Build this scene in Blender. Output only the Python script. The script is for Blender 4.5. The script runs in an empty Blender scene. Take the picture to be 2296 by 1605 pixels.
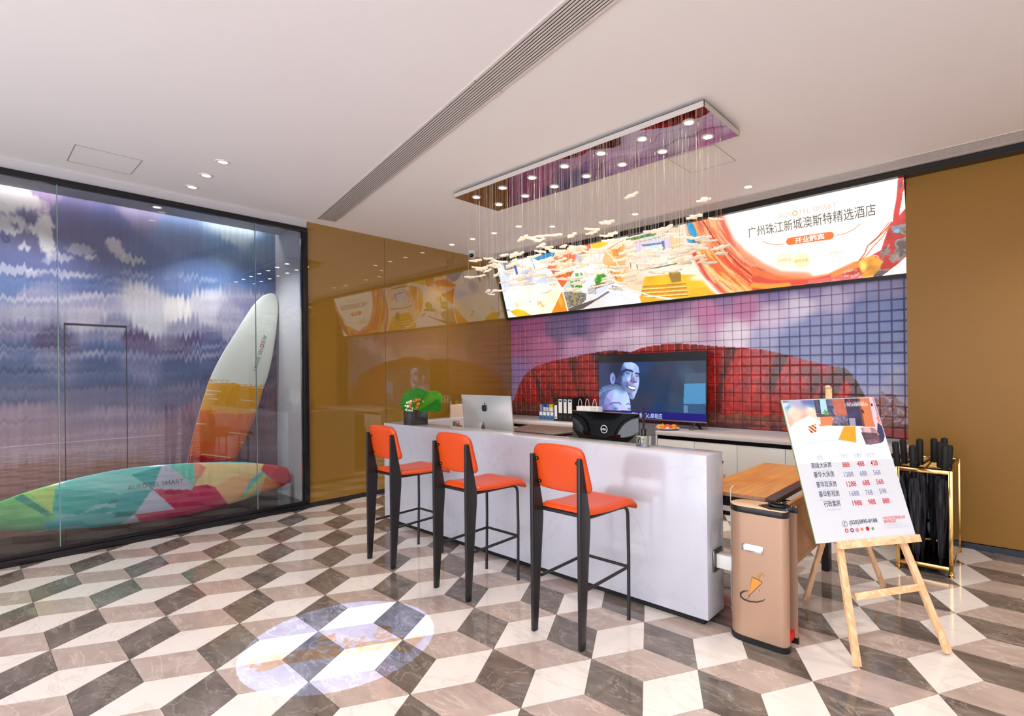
# Hotel reception: marble counter, bar stools, tiled feature wall, light box, glass display niche.
import bpy, bmesh, math, random
import numpy as np
from mathutils import Vector, Matrix
random.seed(7); rng = np.random.RandomState(5)
SC = bpy.context.scene
COL = SC.collection
# ------------------------------------------------------------------ camera, world, lights, exposure
F_PX, CX, CY, ROLL, YAW, CAM_Z = 1175.64, 1209.54, 837.12, -0.0102, 0.7342, 1.5
cf, sf = math.cos(YAW), math.sin(YAW); cr, sr = math.cos(ROLL), math.sin(ROLL)
def lvl(v):                                   # camera-levelled (right, down, forward) -> room X, Y, Z
    return Vector((v[0]*cf - v[2]*sf, v[0]*sf + v[2]*cf, -v[1]))
cam = bpy.data.objects.new('camera', bpy.data.cameras.new('camera')); COL.objects.link(cam)
xr, yd, zf = lvl((cr, -sr, 0)), lvl((sr, cr, 0)), lvl((0, 0, 1))
M = Matrix.Identity(4)
for i in range(3):
    M[i][0] = xr[i]; M[i][1] = -yd[i]; M[i][2] = -zf[i]
M[2][3] = CAM_Z
cam.matrix_world = M
cam.data.sensor_width = 36; cam.data.sensor_fit = 'HORIZONTAL'; cam.data.lens = F_PX/2296*36
cam.data.shift_x = (1148-CX)/2296; cam.data.shift_y = (CY-802.5)/2296
cam.data.clip_start = .02; cam.data.clip_end = 60
SC.camera = cam
SC.view_settings.view_transform = 'Standard'; SC.view_settings.look = 'None'
SC.view_settings.gamma = 1; SC.view_settings.use_curve_mapping = False
SC.view_settings.exposure = 0.28
SC.cycles.max_bounces = 10; SC.cycles.diffuse_bounces = 5; SC.cycles.glossy_bounces = 4
SC.cycles.transparent_max_bounces = 16; SC.cycles.transmission_bounces = 6
SC.cycles.sample_clamp_indirect = 6; SC.cycles.caustics_reflective = False; SC.cycles.caustics_refractive = False
W = bpy.data.worlds.new('world'); SC.world = W; W.use_nodes = True
W.node_tree.nodes['Background'].inputs[0].default_value = (.86, .9, 1.0, 1)   # daylight of the street outside
W.node_tree.nodes['Background'].inputs[1].default_value = 4.6
def rad(d): return math.radians(d)
def lamp(name, kind, loc, power, color=(1, 1, 1), target=None, **kw):
    d = bpy.data.lights.new(name, kind); d.energy = power; d.color = color
    for k, v in kw.items(): setattr(d, k, v)
    o = bpy.data.objects.new(name, d); COL.objects.link(o); o.location = loc
    if target is not None:
        o.rotation_euler = (Vector(target)-Vector(loc)).to_track_quat('-Z', 'Y').to_euler()
    return o
# ceiling spots over the lobby (the ones in the picture get a fixture further down)
DOWN = [(-4.783, 1.46), (-5.209, 1.46), (-5.622, 1.46), (-5.625, 4.487), (-5.194, 4.487), (-4.786, 4.487),
        (-4.359, 4.487), (-4.073, 4.77), (-3.545, 5.04), (-3.096, 5.04), (-2.302, 5.06), (-1.856, 5.05)]
HIDDEN_DOWN = [(-4.4, -1.2), (-2.6, -1.2), (-.8, -1.2), (1.0, -1.2), (2.6, -.2), (2.6, 2.0), (2.6, 4.0), (.9, 2.6), (.9, 4.6), (-.6, .9),
               (.9, .9), (-2.6, -2.8), (-.8, -2.8)]
for x, y in DOWN:
    lamp('downlight_lamp', 'SPOT', (x, y, 3.235), 36 if y > 4 else 20, (1, .94, .87), (x, y, 0), spot_size=rad(78), spot_blend=.7, shadow_soft_size=.035)
for x, y in HIDDEN_DOWN:
    lamp('downlight_lamp', 'SPOT', (x, y, 3.2), 80, (1, .97, .95), (x, y, 0), spot_size=rad(130), spot_blend=.8, shadow_soft_size=.06)
CHL = [(-3.80+.3635*i, 3.335) for i in range(7)] + [(-3.80+.3635*i, 3.632) for i in range(7)]
for x, y in CHL:
    lamp('chandelier_lamp', 'SPOT', (x, y, 3.185), 13, (1, .9, .74), (x, y, 0), spot_size=rad(100), spot_blend=.6, shadow_soft_size=.03)

# ------------------------------------------------------------------ helpers: pixel -> point on a plane of the room
def ray(x, y):
    q = ((x-CX)/F_PX, (y-CY)/F_PX, 1.0)
    return lvl((cr*q[0]+sr*q[1], -sr*q[0]+cr*q[1], q[2]))
def hit(x, y, p0, n):
    d = ray(x, y); o = Vector((0, 0, CAM_Z)); p0 = Vector(p0); n = Vector(n)
    return o + d*((p0-o).dot(n)/d.dot(n))
def onX(x, y, X): return hit(x, y, (X, 0, 0), (1, 0, 0))
def onY(x, y, Y): return hit(x, y, (0, Y, 0), (0, 1, 0))
def onZ(x, y, Z): return hit(x, y, (0, 0, Z), (0, 0, 1))
def crop(s, ox, oy): return lambda x, y: (ox+x/s, oy+y/s)

# ------------------------------------------------------------------ helpers: colours and materials
def lin(c):
    return tuple(((v/255)/12.92 if v/255 <= .04045 else (((v/255)+.055)/1.055)**2.4) for v in c[:3])
MATS = {}
def mat(name, color, rough=.5, metal=0, spec=.5, coat=0, coat_rough=.05, vary=.04, scale=6, emit=None, estr=0, bump=0, trans=0, ior=1.45, alpha=1):
    if name in MATS: return MATS[name]
    m = bpy.data.materials.new(name); m.use_nodes = True; nt = m.node_tree; b = nt.nodes['Principled BSDF']
    c = lin(color)
    b.inputs['Roughness'].default_value = rough; b.inputs['Metallic'].default_value = metal
    b.inputs['Specular IOR Level'].default_value = spec; b.inputs['Coat Weight'].default_value = coat
    b.inputs['Coat Roughness'].default_value = coat_rough; b.inputs['IOR'].default_value = ior
    b.inputs['Transmission Weight'].default_value = trans; b.inputs['Alpha'].default_value = alpha
    tc = nt.nodes.new('ShaderNodeTexCoord'); nz = nt.nodes.new('ShaderNodeTexNoise'); nz.inputs['Scale'].default_value = scale
    nz.inputs['Detail'].default_value = 4; nt.links.new(tc.outputs['Object'], nz.inputs['Vector'])
    mx = nt.nodes.new('ShaderNodeMix'); mx.data_type = 'RGBA'
    mx.inputs[6].default_value = (*[v*(1-vary) for v in c], 1); mx.inputs[7].default_value = (*[min(1, v*(1+vary)) for v in c], 1)
    nt.links.new(nz.outputs['Fac'], mx.inputs[0]); nt.links.new(mx.outputs[2], b.inputs['Base Color'])
    if bump:
        bp = nt.nodes.new('ShaderNodeBump'); bp.inputs['Strength'].default_value = bump; bp.inputs['Distance'].default_value = .002
        nt.links.new(nz.outputs['Fac'], bp.inputs['Height']); nt.links.new(bp.outputs['Normal'], b.inputs['Normal'])
    if emit is not None:
        b.inputs['Emission Color'].default_value = (*lin(emit), 1); b.inputs['Emission Strength'].default_value = estr
    MATS[name] = m; return m
def paint_mat(name, rough=.4, spec=.5, coat=0, emit=0, diffuse=1, bump=0):
    m = bpy.data.materials.new(name); m.use_nodes = True; nt = m.node_tree; b = nt.nodes['Principled BSDF']
    a = nt.nodes.new('ShaderNodeAttribute'); a.attribute_name = 'Col'
    hs = nt.nodes.new('ShaderNodeMix'); hs.data_type = 'RGBA'; hs.inputs[0].default_value = 1-diffuse
    hs.inputs[7].default_value = (.01, .01, .01, 1)
    nt.links.new(a.outputs['Color'], hs.inputs[6]); nt.links.new(hs.outputs[2], b.inputs['Base Color'])
    b.inputs['Roughness'].default_value = rough; b.inputs['Specular IOR Level'].default_value = spec; b.inputs['Coat Weight'].default_value = coat
    if emit:
        nt.links.new(a.outputs['Color'], b.inputs['Emission Color']); b.inputs['Emission Strength'].default_value = emit
    return m
def marble(name, base, vein, dark, rough=.1, vscale=1.6, vein_amt=.5, blotch=.25, use_island=True):
    m = bpy.data.materials.new(name); m.use_nodes = True; nt = m.node_tree; b = nt.nodes['Principled BSDF']; N = nt.nodes.new; L = nt.links.new
    g = N('ShaderNodeNewGeometry'); oi = N('ShaderNodeObjectInfo')
    add = N('ShaderNodeMath'); add.operation = 'ADD'; L(g.outputs['Random Per Island'], add.inputs[0]); L(oi.outputs['Random'], add.inputs[1])
    cmb = N('ShaderNodeCombineXYZ'); mul = N('ShaderNodeMath'); mul.operation = 'MULTIPLY'; mul.inputs[1].default_value = 37.0 if use_island else 0
    L(add.outputs[0], mul.inputs[0]); L(mul.outputs[0], cmb.inputs[0]); L(mul.outputs[0], cmb.inputs[2])
    va = N('ShaderNodeVectorMath'); va.operation = 'ADD'; L(g.outputs['Position'], va.inputs[0]); L(cmb.outputs[0], va.inputs[1])
    st = N('ShaderNodeMapping'); st.inputs['Rotation'].default_value = (0, 0, .6); st.inputs['Scale'].default_value = (1, 2.2, 1); L(va.outputs[0], st.inputs[0])
    n1 = N('ShaderNodeTexNoise'); n1.inputs['Scale'].default_value = 3.5; n1.inputs['Detail'].default_value = 9; n1.inputs['Roughness'].default_value = .68; n1.inputs['Distortion'].default_value = .6
    L(st.outputs[0], n1.inputs['Vector'])
    n2 = N('ShaderNodeTexNoise'); n2.inputs['Scale'].default_value = vscale; n2.inputs['Detail'].default_value = 7; n2.inputs['Distortion'].default_value = 1.6; n2.inputs['Roughness'].default_value = .6
    L(st.outputs[0], n2.inputs['Vector'])
    r1 = N('ShaderNodeMapRange'); r1.inputs[1].default_value = .35; r1.inputs[2].default_value = .68; L(n1.outputs['Fac'], r1.inputs[0])
    m1 = N('ShaderNodeMix'); m1.data_type = 'RGBA'; m1.inputs[6].default_value = (*lin(base), 1); m1.inputs[7].default_value = (*lin(dark), 1)
    bl = N('ShaderNodeMath'); bl.operation = 'MULTIPLY'; bl.inputs[1].default_value = blotch*2; bl.use_clamp = True; L(r1.outputs[0], bl.inputs[0]); L(bl.outputs[0], m1.inputs[0])
    s = N('ShaderNodeMath'); s.operation = 'SUBTRACT'; s.inputs[1].default_value = .5; L(n2.outputs['Fac'], s.inputs[0])
    ab = N('ShaderNodeMath'); ab.operation = 'ABSOLUTE'; L(s.outputs[0], ab.inputs[0])
    r2 = N('ShaderNodeMapRange'); r2.inputs[1].default_value = .0; r2.inputs[2].default_value = .016; r2.inputs[3].default_value = vein_amt; r2.inputs[4].default_value = 0; L(ab.outputs[0], r2.inputs[0])
    m2 = N('ShaderNodeMix'); m2.data_type = 'RGBA'; m2.inputs[7].default_value = (*lin(vein), 1); L(r2.outputs[0], m2.inputs[0]); L(m1.outputs[2], m2.inputs[6])
    L(m2.outputs[2], b.inputs['Base Color']); b.inputs['Roughness'].default_value = rough
    return m
def wood(name, a, bcol, axis=0, scale=2.2, rough=.45, stretch=.06, rot=0):
    m = bpy.data.materials.new(name); m.use_nodes = True; nt = m.node_tree; b = nt.nodes['Principled BSDF']; N = nt.nodes.new; L = nt.links.new
    tc = N('ShaderNodeTexCoord'); mp = N('ShaderNodeMapping'); sc = [9, 9, 9]; sc[axis] *= stretch; mp.inputs['Scale'].default_value = sc
    mp.inputs['Rotation'].default_value = (0, 0, rot); L(tc.outputs['Object'], mp.inputs[0])
    n = N('ShaderNodeTexNoise'); n.inputs['Scale'].default_value = scale; n.inputs['Detail'].default_value = 6; n.inputs['Distortion'].default_value = .8; L(mp.outputs[0], n.inputs['Vector'])
    w = N('ShaderNodeMath'); w.operation = 'MULTIPLY'; w.inputs[1].default_value = 9; L(n.outputs['Fac'], w.inputs[0])
    f = N('ShaderNodeMath'); f.operation = 'PINGPONG'; f.inputs[1].default_value = 1; L(w.outputs[0], f.inputs[0])
    mx = N('ShaderNodeMix'); mx.data_type = 'RGBA'; mx.inputs[6].default_value = (*lin(a), 1); mx.inputs[7].default_value = (*lin(bcol), 1); L(f.outputs[0], mx.inputs[0])
    L(mx.outputs[2], b.inputs['Base Color']); b.inputs['Roughness'].default_value = rough
    return m
def glass(name, tint=(1, 1, 1), refl=1.0, rough=0.0, ior=1.5):
    m = bpy.data.materials.new(name); m.use_nodes = True; nt = m.node_tree; nt.nodes.clear(); N = nt.nodes.new; L = nt.links.new
    o = N('ShaderNodeOutputMaterial'); mx = N('ShaderNodeMixShader'); t = N('ShaderNodeBsdfTransparent'); g = N('ShaderNodeBsdfGlossy'); fr = N('ShaderNodeFresnel')
    t.inputs[0].default_value = (*tint, 1); g.inputs['Roughness'].default_value = rough; fr.inputs[0].default_value = ior
    k = N('ShaderNodeMath'); k.operation = 'MULTIPLY'; k.use_clamp = True; k.inputs[1].default_value = refl; L(fr.outputs[0], k.inputs[0]); L(k.outputs[0], mx.inputs[0])
    L(t.outputs[0], mx.inputs[1]); L(g.outputs[0], mx.inputs[2]); L(mx.outputs[0], o.inputs[0])
    return m

# ------------------------------------------------------------------ helpers: geometry
def fin(o, parent=None, smooth=35):
    me = o.data
    if smooth:
        me.polygons.foreach_set('use_smooth', [True]*len(me.polygons)); me.set_sharp_from_angle(angle=rad(smooth))
    COL.objects.link(o)
    if parent is not None: o.parent = parent
    return o
class MB:
    def __init__(s): s.bm = bmesh.new()
    def _new(s, f):
        n0 = len(s.bm.verts); f(); s.bm.verts.ensure_lookup_table(); return s.bm.verts[n0:]
    def box(s, a, b, bev=0, mtx=None, seg=2):
        a = Vector(a); b = Vector(b); c = (a+b)/2; d = b-a
        r = bmesh.ops.create_cube(s.bm, size=1, matrix=Matrix.Translation(c) @ Matrix.Diagonal((abs(d.x), abs(d.y), abs(d.z), 1)))
        vs = r['verts']
        if bev:
            es = list({e for v in vs for e in v.link_edges})
            rr = bmesh.ops.bevel(s.bm, geom=es, offset=bev, segments=seg, affect='EDGES', profile=.5)
            vs = list({v for f in rr['faces'] for v in f.verts})
        if mtx is not None: bmesh.ops.transform(s.bm, matrix=mtx, verts=vs)
        return s
    def cyl(s, p, q, r, r2=None, n=16, caps=True):
        p = Vector(p); q = Vector(q); d = q-p
        m = Matrix.Translation((p+q)/2) @ d.to_track_quat('Z', 'Y').to_matrix().to_4x4()
        bmesh.ops.create_cone(s.bm, cap_ends=caps, segments=n, radius1=r, radius2=r if r2 is None else r2, depth=d.length, matrix=m); return s
    def tube(s, pts, r, n=10, closed=False, flat=None):
        pts = [Vector(p) for p in pts]; N = len(pts); rings = []
        rs = r if hasattr(r, '__len__') else [r]*N
        up = None
        for i, p in enumerate(pts):
            t = (pts[(i+1) % N]-pts[i-1]) if closed else (pts[min(i+1, N-1)]-pts[max(i-1, 0)])
            t.normalize()
            if up is None: up = Vector((0, 0, 1)) if abs(t.z) < .9 else Vector((1, 0, 0))
            a = t.cross(up).normalized(); b = a.cross(t).normalized(); up = b
            rings.append([s.bm.verts.new(p + a*math.cos(k*2*math.pi/n)*rs[i] + b*math.sin(k*2*math.pi/n)*rs[i]*(flat or 1)) for k in range(n)])
        for i in range(N if closed else N-1):
            A = rings[i]; B = rings[(i+1) % N]
            for k in range(n): s.bm.faces.new((A[k], A[(k+1) % n], B[(k+1) % n], B[k]))
        if not closed: s.bm.faces.new(rings[0][::-1]); s.bm.faces.new(rings[-1])
        return s
    def lathe(s, prof, c=(0, 0, 0), n=24, mtx=None, ripple=None):
        c = Vector(c); rings = []; allv = []
        for i, (r, z) in enumerate(prof):
            if r < 1e-6: v = s.bm.verts.new(c+Vector((0, 0, z))); rings.append([v]); allv.append(v)
            else:
                ring = []
                for k in range(n):
                    a = k*2*math.pi/n; rr = r*(ripple(a, z) if ripple else 1)
                    v = s.bm.verts.new(c+Vector((rr*math.cos(a), rr*math.sin(a), z))); ring.append(v); allv.append(v)
                rings.append(ring)
        for A, B in zip(rings, rings[1:]):
            for k in range(n):
                if len(A) == 1 and len(B) == 1: continue
                if len(A) == 1: s.bm.faces.new((A[0], B[(k+1) % n], B[k]))
                elif len(B) == 1: s.bm.faces.new((A[k], A[(k+1) % n], B[0]))
                else: s.bm.faces.new((A[k], A[(k+1) % n], B[(k+1) % n], B[k]))
        if mtx is not None: bmesh.ops.transform(s.bm, matrix=mtx, verts=allv)
        return s
    def prism(s, pts, vec, bev=0):
        vec = Vector(vec); a = [s.bm.verts.new(Vector(p)) for p in pts]; b = [s.bm.verts.new(Vector(p)+vec) for p in pts]; n = len(a)
        fs = [s.bm.faces.new(a), s.bm.faces.new(b[::-1])]
        for k in range(n): fs.append(s.bm.faces.new((a[k], b[k], b[(k+1) % n], a[(k+1) % n])))
        bmesh.ops.recalc_face_normals(s.bm, faces=fs)
        if bev: bmesh.ops.bevel(s.bm, geom=list({e for f in fs for e in f.edges}), offset=bev, segments=2, affect='EDGES', profile=.5)
        return s
    def sphere(s, c, r, sc=(1, 1, 1), n=12):
        bmesh.ops.create_uvsphere(s.bm, u_segments=n, v_segments=max(6, n//2+2), radius=r, matrix=Matrix.Translation(c) @ Matrix.Diagonal((*sc, 1))); return s
    def poly(s, pts): s.bm.faces.new([s.bm.verts.new(Vector(p)) for p in pts]); return s
    def strip(s, pts, w, nrm, closed=False):            # flat ribbon along points, lying in the plane with normal nrm
        nrm = Vector(nrm).normalized(); pts = [Vector(p) for p in pts]; N = len(pts); A = []; B = []
        for i, p in enumerate(pts):
            t = (pts[(i+1) % N]-pts[i-1]) if closed else (pts[min(i+1, N-1)]-pts[max(i-1, 0)]); d = t.cross(nrm).normalized()
            ww = w[i] if hasattr(w, '__len__') else w
            A.append(s.bm.verts.new(p+d*ww/2)); B.append(s.bm.verts.new(p-d*ww/2))
        for i in range(N if closed else N-1):
            j = (i+1) % N; s.bm.faces.new((A[i], A[j], B[j], B[i]))
        return s
    def build(s, name, m, parent=None, smooth=35, recalc=True):
        if recalc: bmesh.ops.recalc_face_normals(s.bm, faces=s.bm.faces)
        if parent is not None and parent.get('_world'):
            bmesh.ops.translate(s.bm, vec=-Vector(parent['_off']), verts=s.bm.verts)
        me = bpy.data.meshes.new(name); s.bm.to_mesh(me); s.bm.free()
        for q in (m if isinstance(m, (list, tuple)) else [m]): me.materials.append(q)
        o = bpy.data.objects.new(name, me)
        if parent is not None and parent.get('_world'): o['_world'] = 1; o['_off'] = parent['_off']
        return fin(o, parent, smooth)
def thing(name, label, cat, loc=(0, 0, 0), group=None, world=True):
    o = bpy.data.objects.new(name, None); o.empty_display_size = .05; COL.objects.link(o); o.location = loc
    o['label'] = label; o['category'] = cat
    if group: o['group'] = group
    if world: o['_world'] = 1; o['_off'] = tuple(loc)
    return o
def tag(o, label, cat, group=None):
    o['label'] = label; o['category'] = cat
    if group: o['group'] = group
    return o
def struct(o): o['kind'] = 'structure'; return o
def shell(name, loc=(0, 0, 0)):                            # an Empty of the setting
    o = bpy.data.objects.new(name, None); COL.objects.link(o); o.location = loc; o['kind'] = 'structure'; o['_world'] = 1; o['_off'] = tuple(loc); return o
def dup(root):
    r = root.copy(); COL.objects.link(r)
    for ch in root.children:
        c = ch.copy(); COL.objects.link(c); c.parent = r
        for g in ch.children:
            d = g.copy(); COL.objects.link(d); d.parent = c
    return r
# text: a flat mesh laid on a plane. org = left end of the baseline, X = reading direction, Y = up
def text_mesh(s, size, offset=0.0, shear=0):
    cu = bpy.data.curves.new('t', 'FONT'); cu.body = s; cu.size = size; cu.resolution_u = 3; cu.offset = offset; cu.shear = shear
    o = bpy.data.objects.new('t', cu); COL.objects.link(o)
    dg = bpy.context.evaluated_depsgraph_get(); me = bpy.data.meshes.new_from_object(o.evaluated_get(dg), depsgraph=dg)
    COL.objects.unlink(o); bpy.data.objects.remove(o); bpy.data.curves.remove(cu)
    co = np.zeros(len(me.vertices)*3); me.vertices.foreach_get('co', co); co = co.reshape(-1, 3)
    return me, co
def text(s, org, X, Y, m, parent, size=None, width=None, align='L', name='lettering', offset=0.0, lift=.0008, link=True, ysc=1, shear=0):
    me, co = text_mesh(s, 1.0, offset/(size or 1) if size else offset, shear)
    x0, x1 = co[:, 0].min(), co[:, 0].max()
    k = size if size else width/(x1-x0)
    if size and width: kx = width/(x1-x0)
    else: kx = k
    u = (co[:, 0]-x0)*kx; v = co[:, 1]*k*ysc
    if align == 'C': u -= (x1-x0)*kx/2
    X = Vector(X).normalized(); Y = Vector(Y).normalized(); n = X.cross(Y)
    P = np.array(Vector(org)+n*lift)+np.outer(u, np.array(X))+np.outer(v, np.array(Y))
    if parent is not None and parent.get('_world'): P = P-np.array(parent['_off'])
    me.vertices.foreach_set('co', P.ravel()); me.materials.clear(); me.materials.append(m); me.name = name; me.update()
    o = bpy.data.objects.new(name, me); COL.objects.link(o)
    if parent is not None:
        o.parent = parent
        if parent.get('_world'): o['_world'] = 1; o['_off'] = parent['_off']
    return (x1-x0)*kx

# ------------------------------------------------------------------ helpers: painting a flat print as vertex colours
def hashn(ix, iy, seed):
    h = np.sin(ix*127.1+iy*311.7+seed*74.7)*43758.5453; return h-np.floor(h)
def vnoise(x, y, seed=0):
    x = np.asarray(x, float); y = np.asarray(y, float); ix = np.floor(x); iy = np.floor(y); fx = x-ix; fy = y-iy
    fx = fx*fx*(3-2*fx); fy = fy*fy*(3-2*fy)
    a = hashn(ix, iy, seed); b = hashn(ix+1, iy, seed); c = hashn(ix, iy+1, seed); d = hashn(ix+1, iy+1, seed)
    return a+(b-a)*fx+(c-a)*fy+(a-b-c+d)*fx*fy
def fbm(x, y, seed=0, o=4):
    s = 0; a = .5
    for i in range(o): s = s+a*vnoise(x*2**i, y*2**i, seed+i*3.1); a *= .5
    return s/(1-.5**o)
def inpoly(px, py, poly):
    r = np.zeros(px.shape, bool); n = len(poly)
    for i in range(n):
        x1, y1 = poly[i]; x2, y2 = poly[(i+1) % n]
        if y1 == y2: continue
        c = ((y1 > py) != (y2 > py)) & (px < (x2-x1)*(py-y1)/(y2-y1)+x1); r ^= c
    return r
class Paint:
    """colours evaluated at points whose print coordinates (u, v) are given"""
    def __init__(s, U, V, base=(255, 255, 255)):
        s.U = U; s.V = V; s.C = np.zeros(U.shape+(3,)); s.C[...] = base; s.map = lambda x, y: (x, y)
    def field(s, ctrl, p=3, mask=None):
        W_ = 0; A = 0
        for x, y, c in ctrl:
            u, v = s.map(x, y); w = 1/(((s.U-u)**2+(s.V-v)**2)+1e-6)**(p/2); W_ = W_+w; A = A+w[..., None]*np.array(c, float)
        f = A/W_[..., None]
        if mask is None: s.C = f
        else: s.C[mask] = f[mask]
    def mask(s, pts): return inpoly(s.U, s.V, [s.map(*p) for p in pts])
    def poly(s, pts, c, a=1.0, noise=0, ns=20, seed=0):
        m = s.mask(pts); s.fill(m, c, a, noise, ns, seed); return m
    def fill(s, m, c, a=1.0, noise=0, ns=20, seed=0):
        c = np.array(c, float); t = np.ones(s.U.shape)
        if noise: t = 1+noise*(fbm(s.U*ns, s.V*ns, seed)-.5)*2
        s.C[m] = s.C[m]*(1-a)+(c*t[..., None])[m]*a
    def dist(s, pts, closed=False):
        P = [s.map(*p) for p in pts]; D = np.full(s.U.shape, 1e9)
        if closed: P = P+[P[0]]
        for (x1, y1), (x2, y2) in zip(P, P[1:]):
            dx, dy = x2-x1, y2-y1; L2 = dx*dx+dy*dy+1e-12; t = np.clip(((s.U-x1)*dx+(s.V-y1)*dy)/L2, 0, 1)
            D = np.minimum(D, np.hypot(s.U-x1-t*dx, s.V-y1-t*dy))
        return D
    def stroke(s, pts, w, c, a=1.0, soft=.3, closed=False):
        D = s.dist(pts, closed); k = np.clip((w/2-D)/(w*soft/2+1e-9)+1, 0, 1)*a; s.C = s.C*(1-k[..., None])+np.array(c, float)*k[..., None]
    def blob(s, x, y, rx, ry, c, a=1.0, rot=0, soft=.6, warp=0, ws=10, seed=0):
        u, v = s.map(x, y); du = s.U-u; dv = s.V-v; cs, sn = math.cos(rot), math.sin(rot)
        d = np.sqrt(((du*cs+dv*sn)/rx)**2+((-du*sn+dv*cs)/ry)**2)
        if warp: d = d+warp*(fbm(s.U*ws, s.V*ws, seed)-.5)*2
        k = np.clip((1-d)/soft, 0, 1)*a; s.C = s.C*(1-k[..., None])+np.array(c, float)*k[..., None]
    def linear(s):
        c = np.clip(s.C/255, 0, 1); return np.where(c <= .04045, c/12.92, ((c+.055)/1.055)**2.4)
def grid_mesh(name, P, colors, m, parent=None, close=None, smooth=0):
    """P: (nv, nu, 3) points; colors (nv, nu, 3) linear. close = vector: gives the sheet a thickness."""
    nv, nu = P.shape[:2]; n = nu*nv
    if parent is not None and parent.get('_world'): P = P-np.array(parent['_off'])
    idx = np.arange(n).reshape(nv, nu)
    q = np.stack([idx[:-1, :-1], idx[:-1, 1:], idx[1:, 1:], idx[1:, :-1]], -1).reshape(-1, 4)
    co = P.reshape(-1, 3); cl = colors.reshape(-1, 3)
    if close is not None:
        border = np.concatenate([idx[0, :], idx[1:, -1], idx[-1, -2::-1], idx[-2:0, 0]]); nb = len(border)
        co = np.vstack([co, co[border]+np.array(close)]); cl = np.vstack([cl, cl[border]])
        k = np.arange(nb); k2 = (k+1) % nb
        q = np.vstack([q, np.stack([border[k2], border[k], n+k, n+k2], -1)])
    me = bpy.data.meshes.new(name); me.vertices.add(len(co)); me.vertices.foreach_set('co', co.ravel())
    me.loops.add(len(q)*4); me.loops.foreach_set('vertex_index', q.ravel()); me.polygons.add(len(q))
    me.polygons.foreach_set('loop_start', np.arange(len(q))*4)
    me.update(calc_edges=True)
    ca = me.color_attributes.new('Col', 'FLOAT_COLOR', 'POINT'); ca.data.foreach_set('color', np.c_[cl, np.ones(len(cl))].ravel())
    me.materials.append(m)
    o = bpy.data.objects.new(name, me)
    if parent is not None and parent.get('_world'): o['_world'] = 1; o['_off'] = parent['_off']
    return fin(o, parent, smooth)

# ------------------------------------------------------------------ materials
GOLD2 = mat('gold_wall_paint', (142, 102, 42), rough=.4, spec=.25, vary=.02, scale=1.2)
GOLD = mat('gold_back_painted_glass', (146, 108, 40), rough=.03, spec=.6, coat=1, coat_rough=.015, vary=.02, scale=1.2); GOLD.node_tree.nodes['Principled BSDF'].inputs['Coat IOR'].default_value = 1.75
CEIL = mat('ceiling_plaster', (242, 240, 240), rough=.75, vary=.015, scale=.8, spec=.2)
BLACK = mat('satin_black_metal', (26, 25, 26), rough=.32, spec=.4, vary=.1)
BLACKG = mat('gloss_black', (14, 14, 15), rough=.08, spec=.6, vary=.05)
SKIRT = mat('dark_skirting', (36, 34, 38), rough=.25, vary=.06)
WHITE = mat('white_lacquer', (214, 212, 208), rough=.3, vary=.01)
WALLP = mat('pale_grey_plaster', (205, 204, 208), rough=.7, vary=.02)
QUARTZ = marble('white_quartz', (192, 192, 200), (170, 169, 178), (182, 182, 191), rough=.13, vscale=1.4, vein_amt=.35, blotch=.25, use_island=False)
T_WHITE = marble('floor_white_marble', (224, 214, 206), (192, 178, 166), (215, 204, 195), rough=.06, vscale=.9, vein_amt=.4, blotch=.25)
T_LIGHT = marble('floor_taupe_marble', (184, 165, 154), (214, 198, 186), (156, 138, 128), rough=.06, vscale=1.5, vein_amt=.45, blotch=.45)
T_DARK = marble('floor_grey_marble', (124, 112, 103), (170, 160, 150), (82, 73, 67), rough=.06, vscale=1.8, vein_amt=.45, blotch=.5)
GROUT = mat('tile_grout', (214, 200, 186), rough=.7)
LEATHER = mat('orange_leather', (206, 70, 16), rough=.34, spec=.5, vary=.05, scale=60, bump=.15)
STOOLM = mat('charcoal_powder_coat', (34, 32, 33), rough=.38, spec=.45, vary=.1, scale=30)
CHROME = mat('chrome', (215, 215, 218), rough=.12, metal=1)
BRASS = mat('polished_brass', (214, 172, 104), rough=.12, metal=1, vary=.15, scale=14)
PAPERW = mat('white_paper', (240, 240, 240), rough=.7)
CLEAR = glass('clear_glass', (.955, .975, .975), 1.3)
EDGEG = mat('glass_edge_green', (120, 150, 140), rough=.2)

# ================================================================== THE SETTING
CZ = 3.258; XL, YB, YR = -5.96, 5.93, 5.665
o = struct(MB().box((-6.8, -4.2, -.12), (4.6, 6.1, -.006)).build('floor', GROUT, smooth=0)); FLOOR = o
# floor tiles: rhombi of a regular tumbling-block lattice
TH, S_, LX, LZ = -.2052, .5352, -2.7187, 2.8975
def node(i, j):
    u = i-.5*j; v = j*math.sqrt(3)/2
    x = LX+S_*(math.cos(TH)*u-math.sin(TH)*v); z = LZ+S_*(math.sin(TH)*u+math.cos(TH)*v)
    return np.array([x*cf-z*sf, x*sf+z*cf])
def clip(poly, ax, val, keep_greater):
    out = []; n = len(poly)
    for k in range(n):
        a = poly[k]; b = poly[(k+1) % n]; ia = (a[ax] >= val) == keep_greater; ib = (b[ax] >= val) == keep_greater
        if ia: out.append(a)
        if ia != ib: t = (val-a[ax])/(b[ax]-a[ax]); out.append(a+(b-a)*t)
    return out
def px_of(X, Y, Z):
    z = Z-CAM_Z; v = (X*cf+Y*sf, -z, -X*sf+Y*cf); q = (cr*v[0]-sr*v[1], sr*v[0]+cr*v[1], v[2])
    if q[2] < .05: return None
    return (CX+F_PX*q[0]/q[2], CY+F_PX*q[1]/q[2])
tiles = []
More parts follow.
